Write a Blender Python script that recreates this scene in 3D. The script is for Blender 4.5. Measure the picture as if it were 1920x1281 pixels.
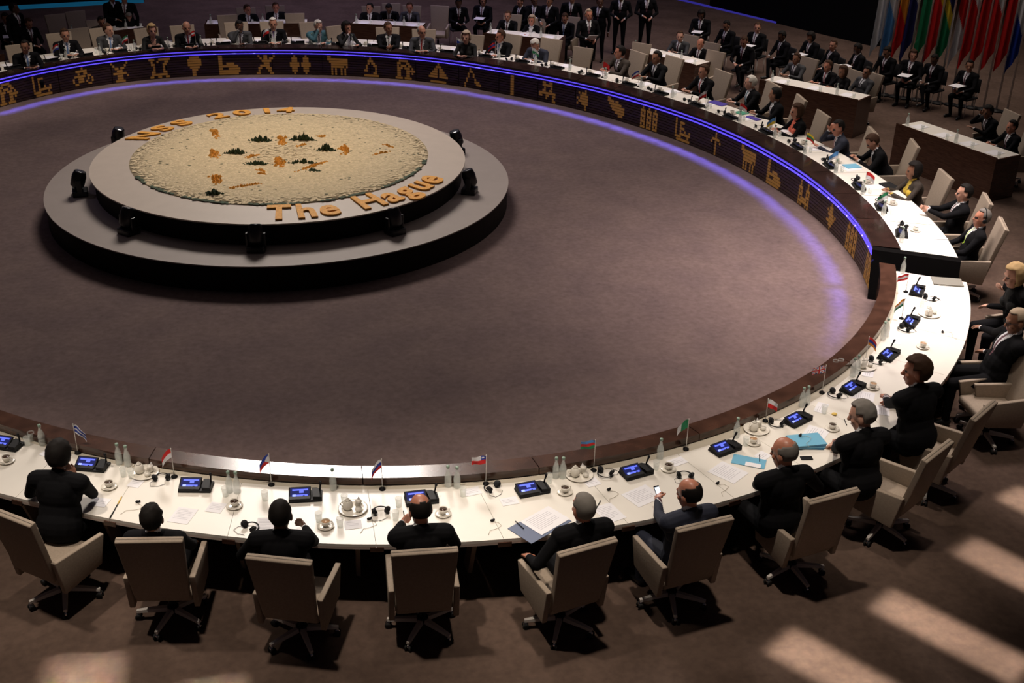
import bpy, bmesh, math, random
import numpy as np
from mathutils import Vector, Matrix, noise
random.seed(7)
PI=math.pi; R=math.radians
SC=bpy.context.scene; COL=SC.collection
for o in list(bpy.data.objects): bpy.data.objects.remove(o)
# ------------------------------------------------------------------ camera
CAM=np.array([0,-18.40734,6.65813]); YAW,PIT,ROL,FPX=0.20443,0.46902,0.02337,2206.75
FW=np.array([math.sin(YAW)*math.cos(PIT),math.cos(YAW)*math.cos(PIT),-math.sin(PIT)])
_r=np.array([math.cos(YAW),-math.sin(YAW),0.]); _u=np.cross(_r,FW)
RT=_r*math.cos(ROL)+_u*math.sin(ROL); UP=-_r*math.sin(ROL)+_u*math.cos(ROL)
cd=bpy.data.cameras.new('camera'); cam=bpy.data.objects.new('camera',cd); COL.objects.link(cam)
cam.matrix_world=Matrix(((RT[0],UP[0],-FW[0],CAM[0]),(RT[1],UP[1],-FW[1],CAM[1]),(RT[2],UP[2],-FW[2],CAM[2]),(0,0,0,1)))
cd.sensor_width=36; cd.lens=36*FPX/1920; cd.clip_end=200; SC.camera=cam
def at(u,v,z):
    "the point of the hall at height z that the survey photograph shows at u, v"
    d=FW*FPX+RT*(u-960)+UP*(640.5-v); t=(z-CAM[2])/d[2]; p=CAM+t*d
    return Vector((float(p[0]),float(p[1]),float(z)))
# ------------------------------------------------------------------ world, exposure
w=bpy.data.worlds.new('hall'); SC.world=w; w.use_nodes=True
w.node_tree.nodes['Background'].inputs[0].default_value=(0.30,0.24,0.32,1)
w.node_tree.nodes['Background'].inputs[1].default_value=0.035
SC.view_settings.view_transform='Standard'; SC.view_settings.look='None'; SC.view_settings.gamma=1
SC.view_settings.use_curve_mapping=False; SC.view_settings.exposure=0.0
# ------------------------------------------------------------------ lamps of the hall
CX,CY=0.593,-0.44
def aim(o,loc,tgt,up=None):
    d=(Vector(tgt)-Vector(loc)).normalized(); o.location=loc; o.rotation_euler=d.to_track_quat('-Z','Y').to_euler()
def area(name,loc,tgt,sx,sy,power,col,spread=180,roll=0):
    L=bpy.data.lights.new(name,'AREA'); L.shape='RECTANGLE'; L.size=sx; L.size_y=sy; L.energy=power; L.color=col; L.spread=R(spread)
    o=bpy.data.objects.new(name,L); COL.objects.link(o); aim(o,loc,tgt)
    if roll: o.rotation_euler.rotate_axis('Z',R(roll))
    return o
def spot(name,loc,tgt,power,col,ang,blend=.5,rad=.15):
    L=bpy.data.lights.new(name,'SPOT'); L.energy=power; L.color=col; L.spot_size=R(ang); L.spot_blend=blend; L.shadow_soft_size=rad
    o=bpy.data.objects.new(name,L); COL.objects.link(o); aim(o,loc,tgt); return o
WARM=(1,.86,.72)
for k in range(18):          # truss lights above the ring: outside it on the near side, just inside it on the far side
    deg=k*20+6; a=R(deg); near=190<deg<340; rr=10.7 if near else 7.4
    spot('truss_light',(CX+rr*math.cos(a-.10),CY+rr*math.sin(a-.10),9.4),(CX+(9.75 if near else 9.5)*math.cos(a),CY+(9.75 if near else 9.5)*math.sin(a),.4),(1800 if near else 1350)*(.54 if (deg>296 or deg<30) else 1),WARM,40 if near else 34,.8,.18)
spot('podium_light',(1.5,-4.5,10.5),(-.1,.1,.8),800,(1,.74,.46),21,.9,.3)
spot('podium_side_light',(-6,2,8),(-2.2,0,.6),90,(.72,.62,1),34,.9,.3)
spot('podium_side_light',(7,2,8),(2.6,0.4,.6),90,(.72,.62,1),34,.9,.3)
area('hall_wash_light',(CX,2,12),(CX,1,0),14,14,120,(1,.84,.80))
area('rear_wash_light',(2,15,9),(3,15.5,0),18,6,330,(.72,.62,1),120)
area('right_rear_wash_light',(13,6,9),(12.5,6,0),8,8,340,(1,.86,.75),110)
area('right_aisle_light',(8.2,-4.5,9),(7.6,-4.6,0),3,3,230,(1,.86,.82),60)
# unseen area lamp added high up opposite to lay glare on the near ledge
g=at(620,888,.57); dv=(g-Vector(CAM)).normalized(); rv=Vector((dv.x,dv.y,-dv.z)); sp=g+rv*20
area('screen_light',sp,g,4.4,3.0,900,(1,.90,.82),120)
# gobo lamps: hard-edged window-like patches on the near carpet  (centre pixel, far pixel along the patch, width, length)
for (u1,v1,u2,v2,wd) in [(1560,1255,1465,1202,.43),(1780,1190,1657,1126,.40),(1905,1072,1812,1025,.40),(1965,962,1893,925,.40),(150,1290,163,1234,.60),(400,1305,400,1278,.48)]:
    a=at(u1,v1,-.2); b=at(u2,v2,-.2); d=(b-a); L_=d.length*2; mid=a
    hi=mid+Vector((1.2,-2.0,9.5))
    o=area('pattern_light',hi,mid,wd,L_,12*wd*L_,(1,.88,.76),1.3)
    fwd=(mid-hi).normalized(); ax=(d-fwd*d.dot(fwd)).normalized(); sx=ax.cross(-fwd)
    o.matrix_world=Matrix(((sx.x,ax.x,-fwd.x,hi.x),(sx.y,ax.y,-fwd.y,hi.y),(sx.z,ax.z,-fwd.z,hi.z),(0,0,0,1)))
# ------------------------------------------------------------------ materials
MAT={}
def mat(name,c,rough=.6,metal=0,noise_=0,scale=8,c2=None,emit=None,es=0,spec=.5,trans=0,ior=1.45,alpha=1,stretch=None,bump=0,coat=0):
    m=bpy.data.materials.new(name); m.use_nodes=True; nt=m.node_tree; b=nt.nodes['Principled BSDF']
    b.inputs['Base Color'].default_value=(*c,1); b.inputs['Roughness'].default_value=rough; b.inputs['Metallic'].default_value=metal
    b.inputs['Specular IOR Level'].default_value=spec; b.inputs['Transmission Weight'].default_value=trans; b.inputs['IOR'].default_value=ior
    b.inputs['Alpha'].default_value=alpha; b.inputs['Coat Weight'].default_value=coat
    if emit: b.inputs['Emission Color'].default_value=(*emit,1); b.inputs['Emission Strength'].default_value=es
    if noise_ or bump:
        tc=nt.nodes.new('ShaderNodeTexCoord'); n=nt.nodes.new('ShaderNodeTexNoise'); n.inputs['Scale'].default_value=scale; n.inputs['Detail'].default_value=5
        mp=nt.nodes.new('ShaderNodeMapping'); nt.links.new(tc.outputs['Object'],mp.inputs[0]); nt.links.new(mp.outputs[0],n.inputs['Vector'])
        if stretch: mp.inputs['Scale'].default_value=stretch
        if noise_:
            mx=nt.nodes.new('ShaderNodeMix'); mx.data_type='RGBA'; mx.inputs[6].default_value=(*c,1); mx.inputs[7].default_value=(*(c2 or [x*(1-noise_) for x in c]),1)
            rp=nt.nodes.new('ShaderNodeMapRange'); rp.inputs[1].default_value=.35; rp.inputs[2].default_value=.65
            nt.links.new(n.outputs['Fac'],rp.inputs[0]); nt.links.new(rp.outputs[0],mx.inputs[0]); nt.links.new(mx.outputs[2],b.inputs['Base Color'])
        if bump:
            bp=nt.nodes.new('ShaderNodeBump'); bp.inputs['Strength'].default_value=bump; bp.inputs['Distance'].default_value=.01
            nt.links.new(n.outputs['Fac'],bp.inputs['Height']); nt.links.new(bp.outputs[0],b.inputs['Normal'])
    MAT[name]=m; return m
def glossy_carpet(name,c,c2):
    m=mat(name,c,.95,noise_=1,scale=1.6,c2=c2,spec=.1)
    nt=m.node_tree; b=nt.nodes['Principled BSDF']
    n=nt.nodes.new('ShaderNodeTexNoise'); n.inputs['Scale'].default_value=14; n.inputs['Detail'].default_value=6
    tc=[x for x in nt.nodes if x.type=='TEX_COORD'][0]; nt.links.new(tc.outputs['Object'],n.inputs['Vector'])
    mx=nt.nodes.new('ShaderNodeMix'); mx.data_type='RGBA'; mx.blend_type='OVERLAY'; mx.inputs[0].default_value=.45
    old=b.inputs['Base Color'].links[0].from_socket; nt.links.new(old,mx.inputs[6]); nt.links.new(n.outputs['Color'],mx.inputs[7])
    hs=nt.nodes.new('ShaderNodeMix'); 
    bw=nt.nodes.new('ShaderNodeRGBToBW'); nt.links.new(n.outputs['Color'],bw.inputs[0]); nt.links.new(bw.outputs[0],mx.inputs[7]); nt.nodes.remove(hs)
    nt.links.new(mx.outputs[2],b.inputs['Base Color']); return m
glossy_carpet('carpet_inner',(.135,.095,.088),(.115,.081,.078))
glossy_carpet('carpet_outer',(.108,.072,.056),(.080,.053,.041))
mat('carpet_far',(.16,.12,.13),.95,noise_=.35,scale=2,spec=.1)
mat('wood_dark',(.028,.013,.010),.25,noise_=.45,scale=5,stretch=(1,1,9),spec=.5,coat=.2)
mat('wood',(.075,.034,.022),.20,noise_=.45,scale=5,stretch=(1,1,9),spec=.6,coat=.25)
mat('wood_slat',(.050,.024,.020),.5,noise_=.4,scale=6,stretch=(1,1,6))
mat('wood_gap',(.012,.007,.006),.8)
mat('panel_black',(.003,.0027,.0027),.8,spec=.04)
mat('drape',(.004,.004,.005),.95,spec=.05)
mat('desk_white',(.80,.76,.69),.35,noise_=.04,scale=3)
mat('tray_cream',(.52,.47,.38),.5)
mat('desk_edge',(.62,.52,.46),.5)
mat('leg_beige',(.42,.34,.26),.6)
mat('chair_cloth',(.34,.275,.215),.85,noise_=.12,scale=60,spec=.2,bump=.15)
mat('chair_seam',(.10,.08,.06),.8)
mat('alu',(.62,.58,.54),.28,spec=.8); mat('chrome',(.8,.8,.82),.12,metal=1)
mat('black_plastic',(.008,.008,.009),.55,spec=.25); mat('rubber',(.008,.008,.008),.7)
mat('dark_fabric',(.012,.012,.014),.9)
mat('porcelain',(.78,.74,.66),.2,coat=.3); mat('coffee',(.035,.014,.006),.15); mat('milk_coffee',(.42,.24,.12),.2)
mat('paper',(.80,.79,.82),.7); mat('paper_print',(.50,.49,.54),.8)
mat('glass',(.80,.84,.80),.04,spec=.8,alpha=.28); mat('water',(.9,.95,.95),.02,trans=1,ior=1.33)
mat('cap_green',(.25,.35,.28),.4)
mat('led_purple',(.2,.15,.9),.5,emit=(.13,.08,1.0),es=.75)
mat('icon_orange',(.30,.15,.03),.6,emit=(.50,.22,.05),es=.11)
mat('screen_dark',(.01,.01,.05),.2,emit=(.01,.015,.09),es=1.0)
mat('screen_blue',(.1,.15,.6),.3,emit=(.09,.12,.85),es=1.1)
mat('screen_pale',(.3,.4,.8),.3,emit=(.28,.36,1.0),es=1.0)
mat('screen_white',(.6,.7,.9),.3,emit=(.8,.88,1.0),es=1.2)
mat('cyan_led',(.02,.2,.3),.5,emit=(.01,.16,.32),es=.25)
mat('blue_led',(.05,.05,.3),.5,emit=(.05,.04,.45),es=.4)
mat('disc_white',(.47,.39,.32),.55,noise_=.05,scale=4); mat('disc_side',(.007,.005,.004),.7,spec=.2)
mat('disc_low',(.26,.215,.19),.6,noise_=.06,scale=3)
mat('petal_cream',(.66,.52,.31),.8,noise_=.15,scale=30); mat('petal_dark',(.16,.14,.07),.8)
mat('petal_orange',(.80,.36,.04),.7,noise_=.25,scale=30); mat('leaf',(.035,.06,.025),.8); mat('bed_soil',(.56,.44,.26),.9,noise_=.2,scale=22)
mat('lamp_black',(.012,.012,.014),.35); mat('lamp_lens',(.05,.05,.06),.1)
mat('folder_blue',(.16,.42,.60),.5); mat('folder_blue_dark',(.05,.17,.30),.5); mat('folder_slate',(.12,.15,.24),.5)
mat('laptop_grey',(.30,.29,.25),.4,metal=.3); mat('yellow',(.75,.50,.10),.5); mat('lemon',(.75,.52,.12),.5)
mat('flag_pole',(.82,.80,.77),.35); mat('grey_wall',(.05,.045,.045),.9)
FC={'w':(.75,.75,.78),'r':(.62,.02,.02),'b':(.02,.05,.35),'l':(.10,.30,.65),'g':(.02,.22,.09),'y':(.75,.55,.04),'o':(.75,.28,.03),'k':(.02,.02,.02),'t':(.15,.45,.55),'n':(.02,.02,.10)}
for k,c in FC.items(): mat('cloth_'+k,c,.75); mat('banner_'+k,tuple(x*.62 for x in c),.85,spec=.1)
# ------------------------------------------------------------------ mesh building
class MB:
    def __init__(s): s.v=[]; s.f=[]; s.m=[]; s.cur=0; s.sm=[]; s.smooth=False
    def mi(s,i,sm=None):
        s.cur=i
        if sm is not None: s.smooth=sm
        return s
    def add(s,vs,fs,M=None):
        b=len(s.v)
        if M is not None: vs=[M@Vector(v) for v in vs]
        s.v+= [tuple(v) for v in vs]; s.f+=[tuple(i+b for i in f) for f in fs]; s.m+=[s.cur]*len(fs); s.sm+=[s.smooth]*len(fs); return s
    def box(s,x0,y0,z0,x1,y1,z1,M=None,bev=0):
        if bev<=0:
            v=[(x0,y0,z0),(x1,y0,z0),(x1,y1,z0),(x0,y1,z0),(x0,y0,z1),(x1,y0,z1),(x1,y1,z1),(x0,y1,z1)]
            return s.add(v,[(0,3,2,1),(4,5,6,7),(0,1,5,4),(1,2,6,5),(2,3,7,6),(3,0,4,7)],M)
        bm=bmesh.new(); bmesh.ops.create_cube(bm,size=1)
        for q in bm.verts: q.co=Vector(((x0+x1)/2+q.co.x*(x1-x0),(y0+y1)/2+q.co.y*(y1-y0),(z0+z1)/2+q.co.z*(z1-z0)))
        bmesh.ops.bevel(bm,geom=bm.edges[:],offset=bev,segments=2,affect='EDGES',profile=.5)
        bm.verts.ensure_lookup_table(); vs=[q.co.copy() for q in bm.verts]; fs=[[q.index for q in f.verts] for f in bm.faces]; bm.free()
        return s.add(vs,fs,M)
    def prism(s,pts,z0,z1,M=None):
        n=len(pts); v=[(x,y,z0) for x,y in pts]+[(x,y,z1) for x,y in pts]
        return s.add(v,[tuple(range(n))[::-1],tuple(range(n,2*n))]+[(i,(i+1)%n,n+(i+1)%n,n+i) for i in range(n)],M)
    def lathe(s,prof,n=20,M=None,cap=True):
        v=[];f=[]
        for r,z in prof:
            for k in range(n): a=2*PI*k/n; v.append((r*math.cos(a),r*math.sin(a),z))
        for i in range(len(prof)-1):
            for k in range(n): f.append((i*n+k,i*n+(k+1)%n,(i+1)*n+(k+1)%n,(i+1)*n+k))
        if cap: f.append(tuple(range(n))[::-1]); f.append(tuple((len(prof)-1)*n+k for k in range(n)))
        return s.add(v,f,M)
    def tube(s,pts,r,n=8,M=None,closed=False):
        pts=[Vector(p) for p in pts]; m=len(pts); rs=r if isinstance(r,(list,tuple)) else [r]*m; v=[];f=[]
        prev=None
        for i,p in enumerate(pts):
            t=(pts[(i+1)%m]-pts[i-1]) if closed else (pts[min(i+1,m-1)]-pts[max(i-1,0)])
            t.normalize(); a=Vector((0,0,1)) if abs(t.z)<.9 else Vector((1,0,0))
            if prev is not None: a=prev
            x=(a-t*a.dot(t)).normalized(); y=t.cross(x); prev=x
            for k in range(n): q=2*PI*k/n; v.append(p+x*math.cos(q)*rs[i]+y*math.sin(q)*rs[i])
        for i in range(m if closed else m-1):
            j=(i+1)%m
            for k in range(n): f.append((i*n+k,i*n+(k+1)%n,j*n+(k+1)%n,j*n+k))
        if not closed: f.append(tuple(range(n))[::-1]); f.append(tuple((m-1)*n+k for k in range(n)))
        return s.add(v,f,M)
    def ell(s,c,r,M=None,nu=12,nv=8):
        v=[(0,0,-1)];f=[]
        for j in range(1,nv):
            ph=-PI/2+PI*j/nv
            for i in range(nu): a=2*PI*i/nu; v.append((math.cos(ph)*math.cos(a),math.cos(ph)*math.sin(a),math.sin(ph)))
        v.append((0,0,1)); T=len(v)-1
        for i in range(nu): f.append((0,1+(i+1)%nu,1+i)); f.append((T,1+(nv-2)*nu+i,1+(nv-2)*nu+(i+1)%nu))
        for j in range(nv-2):
            for i in range(nu): a=1+j*nu+i; b=1+j*nu+(i+1)%nu; f.append((a,b,b+nu,a+nu))
        L=Matrix.Translation(c)@Matrix.Diagonal((*r,1)); return s.add(v,f,(M@L) if M is not None else L)
    def mesh(s,name,mats):
        me=bpy.data.meshes.new(name); me.from_pydata(s.v,[],s.f)
        for m in mats: me.materials.append(MAT[m] if isinstance(m,str) else m)
        me.polygons.foreach_set('material_index',s.m); me.polygons.foreach_set('use_smooth',s.sm); me.update(); return me
def link(name,me,parent=None,loc=None,rz=None):
    o=bpy.data.objects.new(name,me); COL.objects.link(o)
    if parent is not None: o.parent=parent
    if loc is not None: o.location=loc
    if rz is not None: o.rotation_euler=(0,0,rz)
    return o
def tag(o,label=None,cat=None,group=None,kind=None):
    if label: o['label']=label
    if cat: o['category']=cat
    if group: o['group']=group
    if kind: o['kind']=kind
    return o
def thing(name,label,cat,loc=(0,0,0),rz=0,group=None,me=None):
    o=link(name,me,None,loc,rz); return tag(o,label,cat,group)
def copy_tree(o,parent=None):
    c=o.copy(); COL.objects.link(c); c.parent=parent
    for ch in o.children: copy_tree(ch,c)
    return c
def TM(x=0,y=0,z=0,rx=0,ry=0,rz=0): return Matrix.Translation((x,y,z))@Matrix.Rotation(rz,4,'Z')@Matrix.Rotation(ry,4,'Y')@Matrix.Rotation(rx,4,'X')
# ------------------------------------------------------------------ the ring: surveyed radii every 5 degrees from -180 to 180, about (CX, CY)
RAD={'A':[7.65,7.56,7.48,7.43,7.38,7.36,7.36,7.37,7.4,7.45,7.52,7.61,7.71,7.82,7.95,8.09,8.24,8.38,8.52,8.66,8.78,8.88,8.95,8.99,9.0,8.98,8.92,8.84,8.72,8.59,8.44,8.29,8.13,7.98,7.84,7.72,7.61,7.53,7.46,7.41,7.37,7.34,7.33,7.35,7.39,7.44,7.5,7.58,7.7,7.86,8.01,8.15,8.27,8.4,8.52,8.65,8.8,8.95,9.07,9.13,9.13,9.08,8.99,8.88,8.75,8.61,8.46,8.31,8.16,8.02,7.89,7.76,7.65],
'C':[8.01,7.92,7.84,7.78,7.74,7.71,7.71,7.72,7.76,7.81,7.88,7.96,8.07,8.18,8.31,8.45,8.59,8.74,8.88,9.02,9.13,9.23,9.3,9.34,9.35,9.33,9.27,9.18,9.07,8.94,8.8,8.65,8.51,8.37,8.24,8.12,8.01,7.91,7.83,7.76,7.72,7.7,7.71,7.73,7.78,7.84,7.92,8.0,8.1,8.19,8.29,8.41,8.54,8.68,8.82,8.94,9.04,9.13,9.2,9.25,9.27,9.25,9.2,9.12,9.02,8.9,8.79,8.66,8.52,8.38,8.24,8.12,8.01],
'D':[8.75,8.65,8.57,8.51,8.47,8.45,8.44,8.46,8.49,8.54,8.61,8.7,8.8,8.92,9.05,9.19,9.33,9.48,9.62,9.75,9.87,9.97,10.04,10.08,10.08,10.06,10.01,9.93,9.82,9.69,9.55,9.41,9.25,9.1,8.95,8.82,8.7,8.59,8.51,8.43,8.38,8.34,8.32,8.32,8.35,8.41,8.51,8.64,8.78,8.92,9.05,9.19,9.33,9.48,9.62,9.75,9.87,9.97,10.04,10.08,10.08,10.06,10.0,9.92,9.81,9.69,9.55,9.41,9.26,9.12,8.98,8.86,8.75],
'E':[7.65,7.56,7.48,7.42,7.38,7.36,7.35,7.37,7.4,7.45,7.52,7.61,7.71,7.84,7.97,8.11,8.26,8.41,8.55,8.67,8.77,8.85,8.9,8.93,8.94,8.93,8.88,8.81,8.72,8.6,8.47,8.33,8.18,8.03,7.89,7.76,7.65,7.56,7.48,7.42,7.38,7.36,7.35,7.37,7.4,7.45,7.52,7.6,7.71,7.82,7.95,8.09,8.23,8.38,8.52,8.66,8.78,8.87,8.95,8.99,9.0,8.97,8.91,8.83,8.72,8.59,8.45,8.3,8.16,8.02,7.88,7.76,7.65],
'G':[7.86,7.76,7.68,7.63,7.58,7.56,7.56,7.57,7.6,7.65,7.72,7.8,7.91,8.03,8.17,8.33,8.48,8.63,8.77,8.89,9.0,9.09,9.16,9.2,9.2,9.17,9.11,9.02,8.91,8.79,8.65,8.51,8.36,8.22,8.09,7.96,7.86,7.76,7.68,7.63,7.58,7.56,7.56,7.57,7.6,7.65,7.72,7.81,7.91,8.03,8.15,8.29,8.44,8.58,8.73,8.86,8.98,9.08,9.15,9.19,9.2,9.17,9.12,9.03,8.92,8.79,8.65,8.51,8.36,8.22,8.09,7.96,7.86],
'F':[8.76,8.67,8.59,8.53,8.48,8.46,8.45,8.47,8.5,8.54,8.59,8.66,8.75,8.88,9.02,9.18,9.35,9.52,9.67,9.8,9.92,10.01,10.07,10.1,10.11,10.08,10.03,9.95,9.85,9.73,9.59,9.45,9.3,9.14,9.0,8.87,8.76,8.67,8.59,8.53,8.48,8.46,8.45,8.47,8.5,8.55,8.63,8.71,8.82,8.93,9.06,9.2,9.35,9.49,9.63,9.77,9.88,9.98,10.05,10.09,10.1,10.07,10.02,9.93,9.82,9.7,9.56,9.42,9.27,9.13,9.0,8.87,8.76]}
def rad(n,deg):
    d=(deg+180)%360; i=int(d//5); f=d/5-i; L=RAD[n]; m=len(L)-1
    p0,p1,p2,p3=L[(i-1)%m],L[i%m],L[(i+1)%m],L[(i+2)%m]
    return p1+.5*f*(p2-p0+f*(2*p0-5*p1+4*p2-p3+f*(3*(p1-p2)+p3-p0)))
def pt(deg,r,z): a=R(deg); return (CX+r*math.cos(a),CY+r*math.sin(a),z)
def ringdeg(p): return math.degrees(math.atan2(p[1]-CY,p[0]-CX))
def ring(mb,d0,d1,sec,step=1.0):
    "sweep the section [(curve name, offset, z), ...] along the ring from d0 to d1"
    n=max(1,int(round(abs(d1-d0)/step))); k=len(sec); v=[];f=[]
    for i in range(n+1):
        d=d0+(d1-d0)*i/n
        for (c,off,z) in sec: v.append(pt(d,rad(c,d)+off,z))
    for i in range(n):
        for j in range(k): a=i*k+j; b=i*k+(j+1)%k; f.append((a,b,b+k,a+k))
    f.append(tuple(range(k))[::-1]); f.append(tuple(n*k+j for j in range(k)))
    return mb.add(v,f)
ZI,ZO=0.0,-.2                    # inner and outer floor
# ---- floors
mb=MB(); n=180
v=[pt(-180+360*i/n,rad('E',-180+360*i/n)+.25,ZI) for i in range(n)]
mb.add(v,[tuple(range(n))]); v2=[(x,y,ZO-.01) for x,y,z in v]; mb.add(v+v2,[(i,(i+1)%n,n+(i+1)%n,n+i) for i in range(n)])
tag(link('floor_inner',mb.mesh('floor_inner',['carpet_inner'])),kind='structure',label='round mauve carpet floor enclosed by the ring of desks')
mb=MB(); mb.add([(-26,-26,ZO),(30,-26,ZO),(30,34,ZO),(-26,34,ZO)],[(0,1,2,3)])
tag(link('floor',mb.mesh('floor',['carpet_outer'])),kind='structure',label='brown carpet floor outside the ring of desks')
# ---- black back wall and its blue foot light, upper right; cyan foot light, upper left
a=at(1330,14,ZO); b=at(1640,88,ZO); d=(b-a).normalized(); nrm=Vector((-d.y,d.x,0))
def wallbox(p,q,h,th,name,m,lab=None,z0=ZO):
    d=(q-p); L=d.length; an=math.atan2(d.y,d.x); mb=MB().box(0,0,0,L,th,h)
    o=link(name,mb.mesh(name,[m]),None,(p.x,p.y,z0),an); tag(o,kind='structure',label=lab); return o
wallbox(a,b,7,.3,'wall_stage','drape','black draped stage wall behind the rear delegates')
wallbox(a-d*1.5-Vector((0,.03,0)),a+d*2.6-Vector((0,.03,0)),.05,.04,'trim_stage','blue_led','thin blue light strip along the foot of the stage wall')
wallbox(Vector((-24,24,0)),Vector((30,24,0)),9,.3,'wall_rear','drape','black rear wall of the hall')
wallbox(Vector((25,-20,0)),Vector((25,30,0)),9,.3,'wall_right','drape','black right wall of the hall')
a2=at(-40,22,ZO); b2=at(270,5,ZO); dd=(b2-a2).normalized()
wallbox(a2,b2,.10,.1,'trim_rear','cyan_led','teal light strip on the dark floor at the far left')
wallbox(a2+Vector((0,.15,0)),b2+Vector((0,.15,0)),6,.2,'wall_left','drape','black curtain wall at the far left')
# ---- far desk: front wall with slats, light strips, icons, ledge, white top
FA0,FA1=-29.5,160
fd=thing('far_ring_desk','long curved dark wood desk with white top and purple light strips, far half of ring','desk')
mb=MB(); ring(mb,FA0,FA1,[('A',.03,ZI-.01),('A',.03,.57),('A',.10,.57),('A',.10,ZI-.01)]); link('front_wall',mb.mesh('front_wall',['wood_gap']),fd)
NS=26; seg=(FA1-FA0)/NS
tops=MB()
for s in range(NS):
    a0=FA0+s*seg; a1=a0+seg-.10
    mb=MB(); ring(mb,a0,a1,[('A',-.01,.565),('A',-.01,.60),('C',0,.615),('C',0,.585),('A',.12,.565)]); link('ledge_board',mb.mesh('ledge_board',['wood_dark']),fd)
    for j in range(8):
        z=.012+j*.054; mb=MB(); ring(mb,a0,a1,[('A',0,z),('A',0,z+.043),('A',.035,z+.043),('A',.035,z)],1.4)
        link('slat',mb.mesh('slat',['wood_slat']),fd)
    mb=MB(); ring(mb,a0,a1,[('C',0,.568),('C',0,.592),('D',0,.592),('D',0,.568)]); link('desktop_panel',mb.mesh('desktop_panel',['desk_white']),fd)
for z in (.462,.528):
    mb=MB(); ring(mb,FA0,FA1,[('A',-.012,z),('A',-.012,z+.013),('A',.03,z+.013),('A',.03,z)]); tag(link('light_strip',mb.mesh('light_strip',['led_purple']),fd),label='purple light strip')
mb=MB(); ring(mb,FA0,FA1,[('C',.08,ZO),('C',.08,.567),('C',.11,.567),('C',.11,ZO)]); link('modesty_board',mb.mesh('modesty_board',['wood']),fd)
# end board of the far desk, closing it where the near desk begins
mb=MB(); p=[];
q=[(-31.8,'A',-.02,ZI-.0),(-30,'A',-.02,.62),(-30,'D',.02,.62),(-31.8,'D',.02,ZO)]
v=[];
for e in (0,-.9):
    for (dg,c,off,z) in q: v.append(pt(dg+e,rad(c,dg)+off,z))
mb.add(v,[(0,1,2,3),(7,6,5,4),(0,4,5,1),(1,5,6,2),(2,6,7,3),(3,7,4,0)]); link('end_board',mb.mesh('end_board',['panel_black']),fd)
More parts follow.
